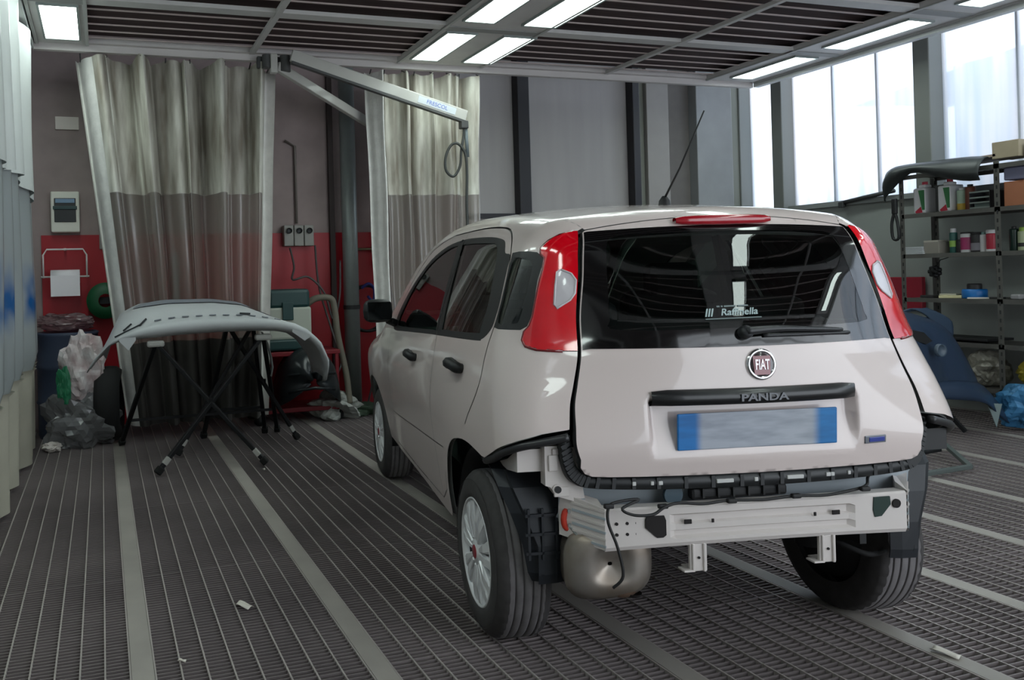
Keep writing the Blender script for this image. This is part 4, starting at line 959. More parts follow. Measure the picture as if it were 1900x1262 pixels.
def blue_bumper():
    BB = mat('dark blue plastic', (36, 52, 74), .42, noise=.08); t = thing('bumper_cover', 'dark blue bumper cover propped on edge in front of the shelves', 'bumper', (5.9, 4.3, 0)); O = Vector((5.9, 4.3, 0))
    def Q(l, y):        # profile points measured on the plane y = 4.3, carried to their own depth
        out = []
        for k, (x, z) in enumerate(l):
            yy = y[k] if isinstance(y, (list, tuple)) else y; q = yy/4.3; out.append((x*q-O.x, yy-O.y, max(.012, CAM_H+(z-CAM_H)*q)))
        return out
    t0 = Q([(5.20, .985), (5.336, .965), (5.591, .917), (5.852, .835), (6.009, .717), (6.165, .501), (6.235, .38)], [4.62, 4.62, 4.60, 4.56, 4.52, 4.46, 4.42])
    t1 = Q([(5.20, .96), (5.345, .935), (5.60, .885), (5.84, .80), (5.985, .68), (6.13, .47), (6.19, .37)], [4.45, 4.45, 4.42, 4.38, 4.34, 4.30, 4.28])
    t2 = Q([(5.24, .88), (5.382, .862), (5.639, .806), (5.792, .681), (5.86, .57), (5.902, .477), (5.968, .386)], 4.28)
    t3 = Q([(5.25, .85), (5.385, .835), (5.62, .77), (5.76, .65), (5.82, .55), (5.865, .46), (5.90, .385)], 4.24)
    t4 = Q([(5.25, .76), (5.40, .70), (5.579, .613), (5.66, .52), (5.70, .45), (5.74, .40), (5.78, .36)], 4.16)
    t5 = Q([(5.25, .60), (5.38, .55), (5.50, .48), (5.58, .42), (5.62, .37), (5.66, .33), (5.70, .30)], 4.10)
    rows = [t0, t1, t2, t3, t4, t5]
    o = loft_shell([[rows[r][i] for r in range(6)] for i in range(7)], BB).build('bumper_skin', t); solid(o, .008)
    l0 = Q([(5.70, .40), (5.969, .405), (6.242, .372), (6.433, .221), (6.57, .089)], [4.22, 4.3, 4.34, 4.34, 4.34])
    l1 = Q([(5.70, .37), (5.96, .375), (6.24, .335), (6.44, .18), (6.585, .05)], [4.12, 4.12, 4.14, 4.2, 4.28])
    l2 = Q([(5.70, .29), (6.03, .262), (6.31, .215), (6.48, .09), (6.59, .025)], [4.10, 4.10, 4.12, 4.2, 4.28])
    o = loft_shell([l0, l1, l2], BB).build('lower_lip', t); solid(o, .008)
    m = MB(); m.prism([(x-O.x, z) for x, z in ((5.40, .80), (5.47, .812), (5.60, .785), (5.68, .72), (5.62, .70), (5.50, .735))], 4.235-O.y, 4.215-O.y, mat('opening black', (8, 9, 12), .7)); m.build('lamp_opening', t)
    m = MB(); m.lathe([(.0, .0), (.022, .0), (.036, .012), (.045, .02), (.045, -.01)], mat('socket blue grey', (70, 84, 98), .4), 20, T(5.70-O.x, 4.18-O.y, .655) @ RX(PI/2)); m.build('lamp_socket', t)
    m = MB(); m.prism([(6.126-O.x, .25), (6.275-O.x, .235), (6.213-O.x, .068)], 4.16-O.y, 4.165-O.y, mat('pale wedge', (120, 134, 134), .6)); m.build('corner_tab', t)
    m = MB(); BM = mat('trestle black', (0, 0, 0))
    s = thing('bumper_stand', 'low black bumper stand with grey tray base right of the car', 'stand', (5.3, 3.9, 0))
    for a, b in (((6.0, 4.5, .30), (6.12, 4.75, .02)), ((5.5, 4.45, .42), (5.30, 4.7, .02)), ((5.5, 4.45, .42), (5.35, 4.2, .02)), ((6.0, 4.5, .30), (6.1, 4.3, .02))):
        q = Vector((5.3, 3.9, 0)); MB().bar(tuple(Vector(a)-q), tuple(Vector(b)-q), .03, .03, BM, .004).build('leg', s)
    MB().bar((.2, .55, .42), (.7, .6, .30), .05, .04, BM, .004).build('crossbar', s)
    s = thing('floor_frame', 'thin grey metal frame lying flat on the grating beside the rear tyre', 'frame', (4.6, 3.75, 0)); q = Vector((4.6, 3.75, 0)); G = mat('frame grey green', (84, 92, 90), .5)
    c = [(4.2, 3.5, .03), (5.05, 3.54, .03), (5.65, 4.2, .05), (4.9, 4.3, .03)]
    for i in range(4): MB().bar(tuple(Vector(c[i])-q), tuple(Vector(c[(i+1) % 4])-q), .03, .025, G, .003).build('rail', s)
    MB().bar((-.2, .1, .02), (.65, .12, .05), .03, .02, BM, .003).build('rail', s)
    # second dark panel behind
    w = loft_shell([[(5.95, 4.72, .86), (6.12, 4.72, .90), (6.30, 4.72, .92)], [(6.10, 4.70, .92), (6.26, 4.70, .91), (6.42, 4.70, .87)], [(6.25, 4.68, .86), (6.38, 4.68, .84), (6.52, 4.68, .80)], [(6.36, 4.68, .74), (6.44, 4.68, .71), (6.53, 4.68, .68)]], mat('blue grey panel', (52, 68, 88), .5)).box((6.25, 4.74, .42), (.30, .02, .84), mat('blue grey panel', (0, 0, 0))).build('bumper_cover'); solid(w, .01); tag(w, 'smaller blue grey bumper panel standing behind the dark blue one', 'bumper')
blue_bumper()

# ================================================================== BACK WALL THINGS
def back_things():
    WH = mat('appliance white', (232, 230, 218), .5); GN = mat('dark green plastic', (28, 62, 62), .4); DK = mat('dark box', (42, 44, 46), .5)
    t = thing('fuse_box', 'white fuse box with dark green window on the wall left of the curtain', 'electric box', (-.29, 7.5, 1.93))
    MB().box((0, -.06, 0), (.24, .12, .36), WH, None, .012).build('case', t); MB().box((0, -.125, .015), (.18, .012, .21), DK, None, .004).build('window', t); MB().box((0, -.135, .035), (.20, .012, .03), GN, None, .003).build('clip', t); MB().box((0, -.134, .095), (.16, .006, .035), mat('pale blue window', (120, 150, 178), .3), None, .002).build('upper_window', t)
    m = MB(); m.box((0, 0, 0), (.20, .02, .115), mat('cream plate', (232, 222, 214), .6), None, .004); inst(m, 'wall_plate', (-.26, 7.488, 2.73), 'small cream plate high on the brown wall', 'plate')
    m = MB(); m.box((0, 0, 0), (.22, .05, .40), mat('grey board', (150, 142, 138), .6), None, .006); inst(m, 'wall_board', (.10, 7.474, 1.80), 'grey board on the wall half hidden by the curtain edge', 'board')
    t = thing('towel_holder', 'white wire holder with hanging paper roll on the red wall', 'paper holder', (-.30, 7.47, 1.45)); WR = mat('white wire', (225, 222, 220), .4)
    MB().tube([(-.18, -.12, -.10), (-.18, -.12, .10), (-.15, -.10, .15), (.15, -.10, .15), (.18, -.12, .10), (.18, -.12, -.10)], .008, WR, 8).build('wire_frame', t); MB().tube([(-.20, -.12, -.09), (.20, -.12, -.09)], .008, WR, 8).build('roll_bar', t); MB().bar((0, -.10, .15), (0, .0, .15), .02, .02, WR).build('wall_arm', t)
    p = MB(); p.lathe([(.02, -.12), (.06, -.12), (.06, .12), (.02, .12)], mat('paper', (248, 244, 248), .8), 24, T(0, -.12, -.09) @ RY(PI/2)); p.box((.0, -.182, -.17), (.24, .003, .18), mat('paper', (0, 0, 0))); p.build('paper_roll', t)
    # sockets with conduit
    for i, (x, z) in enumerate(((1.72, 1.70), (1.82, 1.70), (1.92, 1.70))):
        s = MB(); s.box((0, -.05, 0), (.094, .10, .20), mat('socket grey', (150, 148, 142), .5), None, .008); s.cyl((0, 0, .04), .028, .02, DK, 20, T(0, -.10, .045) @ RX(PI/2)) if False else s.lathe([(.0, 0), (.028, 0), (.028, .012)], DK, 20, T(0, -.112, .045) @ RX(PI/2))
        o = inst(s, 'power_socket', (x, 7.49, z-.0), ('left', 'middle', 'right')[i]+' of the three grey sockets on the wall above the green machine', 'socket', 'power sockets above the machine')
    m = MB(); m.tube([(0, 0, 0), (0, 0, .75), (-.1, 0, .8)], .012, mat('conduit', (120, 112, 106), .5), 8); inst(m, 'conduit_pipe', (1.82, 7.47, 1.82), 'thin grey conduit running up the wall from the sockets', 'pipe')
    # duct column between the curtains
    m = MB(); m.lathe([(.075, 0), (.075, 3.3)], mat('duct grey green', (150, 158, 156), .4, metal=.3, noise=.1), 24, T(0, 0, 0), True, True); m.lathe([(.082, .98), (.082, 1.02)], DK, 24); inst(m, 'duct_pipe', (2.30, 7.3, 0), 'tall grey vertical duct pipe between the two curtains', 'pipe')
    m = MB(); m.box((0, 0, 1.65), (.05, .05, 3.3), mat('corner dark post', (62, 52, 50), .7)); inst(m, 'wall_post', (2.17, 7.46, 0), 'thin dark post just left of the duct pipe', 'post')
    # valve manifold and hoses on the red wall right of the duct
    BR = mat('brass grey', (132, 122, 98), .4, metal=.6)
    m = MB(); m.tube([(-.28, 0, 0), (0, 0, 0), (0, 0, .22)], .014, BR, 8); m.tube([(0, 0, 0), (0, 0, -.14), (.08, 0, -.14)], .012, BR, 8); m.cyl((0, 0, -.03), .028, .06, BR, 12); m.box((.07, -.02, -.14), (.12, .07, .07), DK, None, .01); inst(m, 'air_valve', (2.58, 7.42, 1.56), 'brass air valve and regulator on the red wall right of the duct', 'valve')
    HB = mat('hose blue', (38, 42, 120), .5); HG = mat('hose grey', (74, 68, 68), .5)
    def hose(nm, pts, r, m_, lab, loc): 
        q = Vector(loc); mb = MB(); mb.tube(cr([tuple(Vector(p)-q) for p in pts], 7), r, m_, 8); return inst(mb, nm, loc, lab, 'hose')
    ring = [(2.45+.20*math.cos(a)+.01*k, 7.32-.01*k, .98+.22*math.sin(a)) for k in range(3) for a in np.linspace(0, 2*PI, 11)[:-1]]
    hose('air_hose', ring, .014, mat('hose black', (30, 30, 34), .5), 'black coiled hose hanging round the duct pipe', (2.45, 7.3, 0))
    hose('air_hose', [(2.66, 7.40, 1.42), (2.70, 7.36, 1.2), (2.74, 7.3, 1.0), (2.66, 7.28, .85)], .01, HB, 'blue hose dropping from the brass valve', (2.66, 7.4, .8))
    hose('air_hose', [(2.40, 7.28, 1.18), (2.46, 7.24, 1.22), (2.52, 7.26, 1.16), (2.50, 7.24, 1.05), (2.44, 7.22, 1.1)], .014, HB, 'small dark blue hose loop against the duct', (2.45, 7.25, 1.0))
    hose('air_hose', [(2.62, 7.35, .78), (2.55, 7.3, .55), (2.50, 7.3, .3), (2.40, 7.2, .06)], .009, HG, 'thin grey hose running down the red wall to the floor', (2.5, 7.3, 0))
    hose('air_hose', [(1.72, 7.36, 1.58), (1.74, 7.3, 1.40), (1.70, 7.2, 1.28), (1.85, 7.2, 1.3), (2.0, 7.2, 1.15), (2.08, 7.2, .9), (2.15, 7.2, 1.1), (2.18, 7.25, 1.45)], .010, HG, 'grey cable looping from the sockets to the duct', (1.9, 7.3, .8))
    hose('air_hose', [(1.95, 7.3, 1.60), (1.98, 7.3, 1.2), (2.05, 7.15, .8), (2.12, 7.1, .5), (2.0, 7.0, .35)], .010, HG, 'second grey cable falling behind the machine hose', (1.95, 7.3, .3))
    # machine on red cart
    t = thing('dust_extractor', 'white and dark green workshop machine on a red cart', 'machine', (1.60, 7.1, .50))
    MB().box((0, 0, .61), (.38, .36, .17), GN, None, .03).build('lid', t); b = MB(); b.box((0, 0, .39), (.40, .36, .29), mat('machine ivory', (176, 180, 168), .5), None, .02); b.box((-.02, -.19, .50), (.10, .02, .16), GN, None, .006); b.build('body', t); MB().box((0, 0, .20), (.42, .38, .10), GN, None, .02).build('base', t)
    MB().tube(cr([(.16, -.05, .52), (.26, -.08, .60), (.40, -.1, .60), (.44, -.1, .5), (.46, -.12, .25), (.52, -.15, -.1), (.53, -.2, -.36)], 6), .03, mat('ribbed hose', (110, 104, 92), .6), 10).build('suction_hose', t)
    t = thing('tool_cart', 'low red tool cart under the workshop machine', 'cart', (1.66, 7.1, 0)); RC = mat('cart red', (120, 18, 30), .5)
    for z in (.12, .62): MB().box((.0, 0, z), (.78, .42, .04), RC, None, .006).build('tray', t)
    for x in (-.36, .36):
        for y in (-.19, .19): MB().box((x, y, .38), (.03, .03, .52), RC).build('post', t); w = MB(); w.lathe([(.0, -.015), (.05, -.015), (.05, .015), (.0, .015)], mat('caster', (20, 20, 20), .7), 16, T(x, y, .05) @ RX(PI/2)); w.build('caster', t)
    R = []
    for k, (q, yy) in enumerate(((1., .04), (1.0, -.10), (.93, -.20), (.72, -.27), (.42, -.31), (.1, -.32))):
        R.append([(.29*q*math.cos(a), yy+.03*math.sin(5*a)*(k > 1), .02+.22*(1-q)+.50*q*math.sin(a)**.8) for a in np.linspace(PI-.001, .001, 15)])
    m = MB().grid(R, mat('black panel plastic', (30, 35, 38), .3))
    for zz in (.16, .30): m.tube([(-.22, -.27, zz), (0, -.335, zz+.03), (.2, -.27, zz)], .008, mat('black panel plastic', (0, 0, 0)), 6)
    o = inst(m, 'curved_panel', (1.74, 6.98, .15), 'black curved car panel resting low on the red cart', 'car part'); solid(o, .012)
    def bag(nm, loc, r, m_, lab, cat='bag', seed=1, zs=1.0):
        rnd = random.Random(seed); bm = bmesh.new(); bmesh.ops.create_icosphere(bm, subdivisions=4, radius=1)
        ph = [(rnd.uniform(2, 7), rnd.uniform(2, 7), rnd.uniform(2, 7), rnd.uniform(0, 6), rnd.uniform(.02, .08)) for _ in range(14)]
        for v in bm.verts:
            c = v.co.copy(); k = 1+sum(a*math.sin(x*c.x+y*c.y+z*c.z+p) for x, y, z, p, a in ph)+crumple(c, seed); v.co = Vector((c.x*r[0]*k, c.y*r[1]*k, max(-r[2]*.9, c.z*r[2]*k)+r[2]*.9))
        vs = [tuple(v.co) for v in bm.verts]; fs = [tuple(v.index for v in f.verts) for f in bm.faces]; bm.free()
        return inst(MB().add(vs, fs, m_, False), nm, loc, lab, cat)
    CLB = glassy('clear wrap', (214, 214, 216), 1.6, .18, diff=.45, dcol=(196, 196, 200))
    bag('plastic_bag', (2.02, 7.0, 0), (.22, .16, .12), mat('white bag', (186, 188, 182), .5, noise=.4, nscale=9), 'crumpled white bag on the floor at the foot of the duct', seed=3)
    bag('plastic_bag', (2.30, 7.05, 0), (.16, .10, .06), mat('green bag', (74, 96, 76), .6, noise=.5, nscale=9), 'small crumpled greenish bag left of the front tyre', seed=4)
    # left corner: blue barrel, bag, plastic sacks, green reel, mixing drum
    BLB = mat('barrel blue grey', (66, 76, 98), .5, noise=.1); m = MB()
    m.lathe([(.0, .0), (.24, .0), (.25, .03), (.25, .28), (.262, .30), (.25, .32), (.25, .58), (.262, .60), (.25, .62), (.25, .86), (.26, .88), (.24, .89), (.0, .86)], BLB, 40); inst(m, 'drum', (-.29, 7.22, 0), 'dark blue grey drum below the paper roll', 'drum')
    bag('plastic_bag', (-.30, 7.22, .90), (.23, .17, .075), glassy('clear pink film', (225, 190, 196), 1.6, .15, diff=.45, dcol=(214, 186, 190)), 'clear crumpled bag lying on top of the dark drum', seed=6)
    bag('plastic_sack', (-.18, 6.66, 0), (.27, .16, .22), CLB, 'clear plastic sack of waste on the floor by the plastic curtain', seed=8)
    bag('plastic_sack', (-.16, 6.74, .36), (.17, .13, .27), mat('waste white', (232, 226, 226), .4, noise=.5, nscale=9, rgb2=(178, 150, 152)), 'tall white sack of masking waste left of the pale bumper', seed=9)
    bag('plastic_sack', (-.30, 6.56, .36), (.05, .03, .14), mat('green film', (40, 132, 92), .4, noise=.3), 'green plastic scrap stuck to the waste sack', seed=10)
    bag('paper_scrap', (-.40, 6.55, 0), (.07, .05, .04), mat('paper white', (214, 206, 200), .8), 'small white paper lump on the floor beside the curtain hem', 'paper', seed=12)
    m = MB(); m.lathe([(.06, -.04), (.15, -.05), (.16, -.05), (.16, -.03), (.13, -.03), (.13, .03), (.16, .03), (.16, .05), (.06, .05)], mat('reel green', (20, 84, 50), .5), 36, RX(PI/2)); m.box((0, .1, 0), (.1, .12, .06), DK); inst(m, 'hose_reel', (.03, 7.34, 1.14), 'green hose reel on the red wall behind the curtain edge', 'reel')
    m = MB(); m.lathe([(.19, -.09), (.27, -.10), (.30, -.06), (.305, 0), (.30, .06), (.27, .10), (.19, .09), (.185, 0), (.19, -.09)], mat('old tyre', (24, 24, 25), .8), 40, RY(PI/2) @ RX(.1)); inst(m, 'loose_tyre', (.04, 6.80, .31), 'black tyre standing behind the plastic sacks', 'tyre')
    # white strip hanging inside the curtain window
    m = MB(); m.box((0, 0, 0), (.06, .01, .62), mat('pale strip', (170, 184, 190), .5)); inst(m, 'wall_strip', (.66, 7.46, 1.25), 'pale vertical strip on the red wall seen through the curtain', 'strip')
back_things()

# ================================================================== SHELVES
def shelves():
    SG = mat('shelf grey', (98, 96, 92), .55, metal=.3, noise=.2, nscale=12); X0, X1 = 6.68, 7.08
    t = thing('shelving_unit', 'grey slotted angle shelving unit along the right wall', 'shelf', (6.88, 4.2, 0)); o = Vector((6.88, 4.2, 0))
    for y in (5.19, 4.42, 3.62):
        for x in (X0, X1):
            m = MB(); m.box((x-o.x, y-o.y, 1.03), (.004, .04, 2.06), SG); m.box((x-o.x+(.018 if x < 6.9 else -.018), y-o.y+.018, 1.03), (.036, .004, 2.06), SG)
            for k in range(30): m.box((x-o.x-.0022, y-o.y, .10+.065*k), (.001, .012, .03), mat('slot', (40, 40, 40), .8))
            m.build('upright', t)
    for z in (2.03, 1.695, 1.35, .975, .62, .27):
        for y0, y1 in ((3.62, 4.42), (4.42, 5.19)):
            m = MB(); m.box((0, (y0+y1)/2-o.y, z), (.40, y1-y0, .004), SG); m.box((-.2, (y0+y1)/2-o.y, z-.012), (.004, y1-y0, .036), SG); m.box((.2, (y0+y1)/2-o.y, z-.012), (.004, y1-y0, .036), SG); m.build('shelf_board', t)
    def jar(nm, y, z, r, h, m_, lab, cat, lidm=None, lr=None, lh=.02, band=None, x=6.80, group=None):
        tt = thing(nm, lab, cat, (x, y, z), 0, group); b = MB(); b.lathe([(0, 0), (r*.96, 0), (r, .006), (r, h-.01), (r*.93, h), (0, h)], m_, 28); b.build('container', tt)
        if lidm: l = MB(); l.lathe([(0, lh), ((lr or r)*.9, lh), ((lr or r), lh*.8), ((lr or r), 0)], lidm, 28, T(0, 0, h)); l.build('lid', tt)
        if band:
            l = MB(); l.lathe([(r+.001, h*band[1]), (r+.0015, h*band[2])], band[0], 28); l.build('label', tt)
        return tt
    W = mat('can white', (206, 204, 206), .4); GR = mat('can green', (50, 110, 66), .4); RD = mat('can red', (176, 40, 62), .4); DKC = mat('can dark', (38, 36, 38), .5); MGN = mat('can magenta', (150, 44, 92), .4); YE = mat('can yellow', (196, 160, 60), .4); BN = mat('can brown', (110, 56, 36), .5); TL = mat('can pale green', (160, 180, 160), .4)
    z = 1.70
    def jug(nm, y, z, lab, c2, c3):
        tt = thing(nm, lab, 'canister', (6.80, y, z)); b = MB(); b.box((0, 0, .11), (.16, .10, .22), W, None, .015); b.box((0, .0, .235), (.08, .06, .03), W, None, .01); b.build('container', tt)
        l = MB(); l.prism([(-.052, .03), (-.052, .20), (.0, .20), (-.03, .03)], -.0825, -.081, c2, 'x'); l.prism([(-.052+.02, .01), (-.02, .06), (.03, .02), (.02, .005)], -.083, -.081, c3, 'x'); l.build('label', tt)
        MB().cyl((0, 0, .25), .022, .025, c3).build('cap', tt)
    jug('solvent_canister', 5.07, z, 'white canister with green and red label, leftmost on the upper shelf', GR, RD); jug('solvent_canister', 4.86, z, 'white canister with green and red label, second from the left on the upper shelf', GR, RD)
    m = MB(); m.box((0, 0, .12), (.2, .11, .24), mat('grey metal can', (96, 96, 96), .5, metal=.4), None, .008); inst(m, 'metal_can', (6.95, 4.98, z), 'plain grey metal can between the two white canisters', 'can')
    jar('bottle', 4.765, z, .035, .17, TL, 'pale green and yellow bottle right of the white canisters', 'bottle', W, .02, .02, (YE, .05, .35)); jar('bottle', 4.70, z, .035, .19, BN, 'brown bottle beside the pale green one', 'bottle', DKC, .02)
    t2 = thing('crate', 'small open black crate on the upper shelf near the middle upright', 'crate', (6.80, 4.57, z)); 
    for dy in (-.075, .075): MB().box((0, dy, .07), (.18, .006, .14), DKC).build('side_panel', t2)
    b = MB(); 
    for zz in (.01, .05, .09, .135): b.box((-.09, 0, zz), (.006, .15, .012), mat('crate rail', (120, 128, 124), .5))
    b.build('front_rails', t2); MB().box((.085, 0, .07), (.006, .15, .14), DKC).build('back_panel', t2); MB().box((0, 0, .03), (.12, .12, .05), mat('crate content', (90, 104, 100), .6)).build('content', t2)
    m = MB(); m.box((0, 0, .095), (.30, .24, .19), mat('cardboard orange', (168, 108, 78), .8, noise=.1), None, .004); m.box((0, 0, .191), (.31, .04, .002), mat('tape brown', (130, 84, 60), .5)); inst(m, 'cardboard_box', (6.86, 4.27, z), 'orange brown cardboard box on the upper shelf right of the middle upright', 'box')
    m = MB(); m.box((0, 0, .05), (.30, .26, .10), mat('lilac tray', (112, 112, 136), .6), None, .01); inst(m, 'storage_tray', (6.86, 4.26, 1.90), 'grey lilac tray stacked on the orange cardboard box', 'tray')
    m = MB(); m.box((0, 0, .065), (.22, .19, .13), mat('cardboard grey', (170, 156, 132), .8, noise=.1), None, .004); inst(m, 'cardboard_box', (6.80, 4.36, 2.075), 'beige cardboard box on top of the shelves', 'box')
    m = MB(); m.box((0, 0, .01), (.34, .62, .02), mat('thin board', (156, 138, 124), .7), RX(-.02)); inst(m, 'wooden_board', (6.86, 4.74, 2.09), 'thin brown board lying on top of the shelving', 'board')
    m = MB(); m.box((0, 0, .06), (.12, .06, .12), mat('pale jug', (176, 190, 192), .4), None, .015); inst(m, 'plastic_jug', (6.78, 4.22, 2.05), 'pale blue grey jug on top of the shelves at the picture edge', 'jug')
    # black trim draped over the shelf top
    rows = [[(-.04, .74, -.24), (-.07, .73, -.10), (-.06, .70, .02), (.05, .68, .045)], [(-.08, .70, -.20), (-.14, .66, -.06), (-.09, .60, .05), (.10, .60, .06)], [(-.10, .46, -.02), (-.15, .44, .01), (-.09, .42, .055), (.12, .42, .07)], [(-.13, .22, -.08), (-.18, .2, -.03), (-.10, .2, .05), (.12, .2, .06)], [(-.14, .0, -.14), (-.19, .0, -.08), (-.10, .0, .04), (.12, .0, .05)], [(-.13, -.12, -.15), (-.18, -.14, -.09), (-.10, -.14, .02), (.12, -.14, .03)]]
    o_ = inst(loft_shell(rows, mat('black trim part', (46, 50, 50), .4)), 'trim_panel', (6.75, 4.62, 2.07), 'black curved car trim draped over the shelf top', 'car part'); solid(o_, .008)
    z = 1.355
    m = MB(); 
    for k in range(5): m.box((.004*(k % 2), .003*k, .006+.013*k), (.22, .15, .008), mat('paper stack', (206, 208, 212), .8))
    inst(m, 'paper_stack', (6.80, 5.10, z), 'small stack of white sheets at the left end of the middle shelf', 'papers')
    m = MB(); m.box((0, 0, .05), (.25, .13, .10), mat('grey carton', (132, 126, 118), .8), None, .004); m.box((-.03, .03, .107), (.12, .12, .012), mat('cream lid', (190, 184, 172), .7)); inst(m, 'cardboard_box', (6.84, 4.97, z), 'low grey carton beside the white sheets on the middle shelf', 'box')
    jar('spray_can', 4.845, z, .028, .17, mat('can teal', (40, 90, 84), .4), 'teal spray can with white cap on the middle shelf', 'can', W, .02, .035, (mat('label lime', (150, 190, 90), .4), .3, .6))
    jar('paint_tin', 4.79, z, .03, .10, DKC, 'small dark tin next to the teal spray can', 'can', DKC, None, .01)
    jar('paint_tin', 4.735, z, .045, .155, W, 'white tin with magenta label on the middle shelf', 'can', DKC, None, .012, (MGN, .15, .8))
    jar('paint_tin', 4.66, z, .042, .15, DKC, 'dark tin between the white magenta tin and the white bottle', 'can', DKC, None, .012, (mat('label grey', (120, 116, 124), .4), .1, .5))
    jar('bottle', 4.61, z, .025, .14, W, 'slim white bottle left of the red can', 'bottle', mat('cap teal', (110, 140, 136), .4), .015, .02)
    jar('paint_tin', 4.545, z, .038, .145, RD, 'red can with white lid beside the middle upright', 'can', W, None, .03, (W, .02, .14))
    jar('bottle', 4.385, z, .03, .17, mat('bottle dark green', (18, 44, 36), .3), 'dark green bottle right of the middle upright', 'bottle', DKC, .015)
    jar('bottle', 4.32, z, .035, .15, mat('bottle cream', (176, 184, 150), .4), 'cream bottle with lime label at the right end of the middle shelf', 'bottle', mat('lime', (150, 180, 80), .4), .025, .03, (DKC, .2, .4))
    z = .98
    m = MB(); m.box((0, 0, .012), (.14, .11, .02), DKC, None, .003); inst(m, 'notebook', (6.78, 5.02, z), 'flat dark notebook on the lower shelf', 'notebook')
    m = MB(); m.box((0, 0, .012), (.20, .16, .022), mat('book cream', (204, 196, 156), .8), RZ(.3), .003); m.box((.02, .02, .03), (.16, .13, .012), mat('book cream2', (188, 184, 168), .8), RZ(.1), .003); inst(m, 'sandpaper_pads', (6.80, 4.85, z), 'cream sanding pads lying on the lower shelf', 'pads')
    jar('plastic_tub', 4.69, z, .085, .075, mat('tub blue', (18, 104, 176), .35), 'squat blue tub with black lid on the lower shelf', 'tub', DKC, .05, .045)
    m = MB(); m.box((0, 0, .006), (.05, .15, .01), mat('paper white', (0, 0, 0)), RZ(.5)); m.box((0, -.12, .008), (.03, .10, .016), DKC, RZ(.2), .003); inst(m, 'scraper', (6.72, 4.60, z), 'white bladed scraper with dark handle beside the blue tub', 'scraper')
    m = MB(); m.box((0, 0, .02), (.12, .07, .04), mat('grey lump', (140, 138, 140), .6), None, .012); inst(m, 'dust_mask', (6.76, 4.33, z), 'small pale grey object on the lower shelf right of the upright', 'mask')
    # lower shelves
    def bag2(nm, loc, r, m_, lab, seed):
        rnd = random.Random(seed); bm = bmesh.new(); bmesh.ops.create_icosphere(bm, subdivisions=4, radius=1)
        ph = [(rnd.uniform(2, 7), rnd.uniform(2, 7), rnd.uniform(2, 7), rnd.uniform(0, 6), rnd.uniform(.02, .07)) for _ in range(14)]
        for v in bm.verts:
            c = v.co.copy(); k = 1+sum(a*math.sin(x*c.x+y*c.y+z_*c.z+p) for x, y, z_, p, a in ph)+crumple(c, seed); v.co = Vector((c.x*r[0]*k, c.y*r[1]*k, max(-r[2]*.85, c.z*r[2]*k)+r[2]*.85))
        vs = [tuple(v.co) for v in bm.verts]; fs = [tuple(v.index for v in f.verts) for f in bm.faces]; bm.free()
        inst(MB().add(vs, fs, m_, False), nm, loc, lab, 'bag')
    bag2('plastic_bag', (6.86, 4.25, .28), (.15, .13, .14), mat('bag yellow', (176, 158, 50), .5, noise=.3, nscale=12), 'yellow bag on the bottom shelf at the right edge', 21)
    bag2('plastic_bag', (6.84, 4.62, .28), (.14, .12, .14), mat('wrap grey', (150, 146, 134), .35, noise=.4, nscale=10), 'grey transparent wrapped roll on the bottom shelf', 22)
    bag2('plastic_bag', (6.82, 4.88, .28), (.13, .10, .09), mat('bag olive', (96, 92, 40), .6, noise=.4, nscale=9), 'olive bag on the bottom shelf behind the dark bumper', 23)
    bag2('plastic_bag', (6.56, 4.20, .03), (.13, .16, .17), mat('bag sky blue', (66, 130, 178), .5, noise=.2, nscale=6), 'light blue bag on the floor in front of the shelves', 24)
    m = MB(); m.box((0, 0, .01), (.30, .50, .02), mat('black tray', (22, 22, 24), .5), None, .004); inst(m, 'flat_tray', (6.84, 4.78, .64), 'flat black tray on the second lowest shelf', 'tray')
    # hanging mask and gun
    m = MB()
    for k in range(7): a = 2*PI*k/7; m.lathe([(.0, .02), (.022, .015), (.025, 0), (.022, -.015), (0, -.02)], BLACKP, 12, T(.0, .035*math.cos(a), .035*math.sin(a)))
    m.lathe([(.0, .03), (.03, .02), (.035, -.02), (.0, -.03)], BLACKP, 16, RY(PI/2)); m.tube([(0, 0, .03), (.0, -.05, .10), (.0, -.12, .12)], .004, BLACKP, 6); inst(m, 'respirator', (6.98, 5.14, 1.20), 'black respirator hanging beside the left upright', 'mask')
    m = MB(); m.tube(cr([(0, 0, .0), (-.0, .03, -.10), (.0, .02, -.22), (0, -.03, -.22), (0, -.025, -.1)], 4, True), .012, BLACKP, 8, closed=True); m.box((0, 0, .06), (.03, .045, .14), BLACKP, None, .01); inst(m, 'hanging_clamp', (6.66, 5.24, 1.72), 'black clamp hanging from the left end of the shelves', 'clamp')
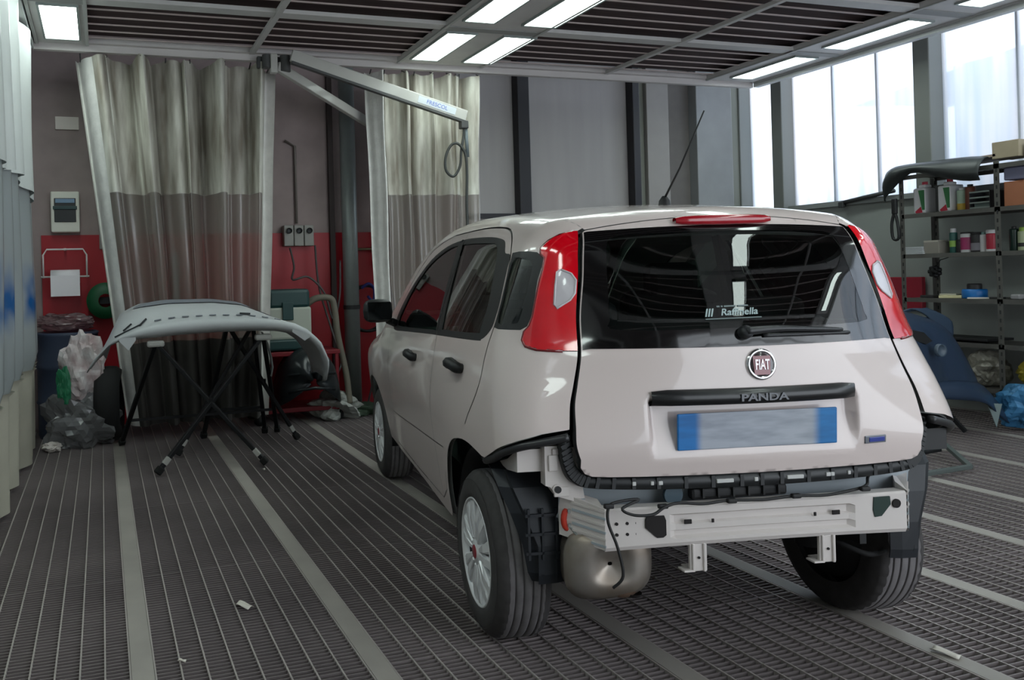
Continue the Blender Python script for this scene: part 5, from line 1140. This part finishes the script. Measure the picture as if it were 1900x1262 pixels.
    m = MB(); m.box((0, 0, 0), (.05, .36, .30), mat('dull red cabinet', (150, 24, 46), .5), None, .008); inst(m, 'wall_cabinet', (7.15, 5.55, 1.0), 'dull red box on the grey wall left of the shelves', 'box')
    m = MB(); m.lathe([(.03, -.02), (.055, -.022), (.058, 0), (.055, .022), (.03, .02)], mat('tape cream', (190, 176, 156), .6), 28, RX(.2) @ RY(PI/2)); m.box((.03, 0, .055), (.05, .01, .01), LGREY); inst(m, 'tape_roll', (7.10, 5.78, 1.06), 'cream tape roll hanging on the wall beside the red box', 'tape')
    m = MB(); m.tube([(0, .25, 0), (0, 0, .03), (0, -.3, .06)], .02, mat('window latch dark', (60, 62, 62), .5), 8); m.box((0, .25, -.02), (.05, .06, .06), mat('window latch dark', (0, 0, 0)), None, .01); inst(m, 'window_latch', (7.12, 5.9, 1.9), 'dark latch bar on the sill below the bright window', 'latch')
shelves()

# ================================================================== LITTER
for i, (x, y, a, w, lab) in enumerate(((.507, 3.13, .6, .05, 'scrap of white paper on the grating left of the rear wheel'), (1.02, 5.3, .2, .02, 'tiny white crumb on the grating beside the trestle foot'), (.23, 2.75, 1.1, .018, 'tiny pale fleck on the grating in the left foreground'), (2.62, 1.93, .3, .05, 'pale tape scrap on the flat floor bar in the right foreground'))):
    m = MB(); m.grid([[(w*(u-.5)*.7, w*(v-.5)*1.6, .004+.008*math.sin(3*u+2*v)**2) for u in np.linspace(0, 1, 6)] for v in np.linspace(0, 1, 8)], mat('scrap', (214, 208, 198), .8)); o = inst(m, 'paper_scrap', (x, y, .002), lab, 'litter'); o.rotation_euler = (0, 0, a); solid(o, .001)
# neighbouring building and canopy seen blurred through the frosted panes
b = MB(); b.box((9.35, 3.4, 1.7), (.3, 6.2, 3.55), mat('outside wall', (132, 140, 150), .9)); struct(b.build('wall_outside'))
b = MB(); b.prism([(6.60, 3.02), (6.9, 3.07), (6.05, 3.17), (4.9, 3.30), (4.9, 2.80), (6.05, 2.88)], 8.2, 8.4, mat('outside canopy', (70, 104, 176), .6), 'x'); struct(b.build('trim_40'))
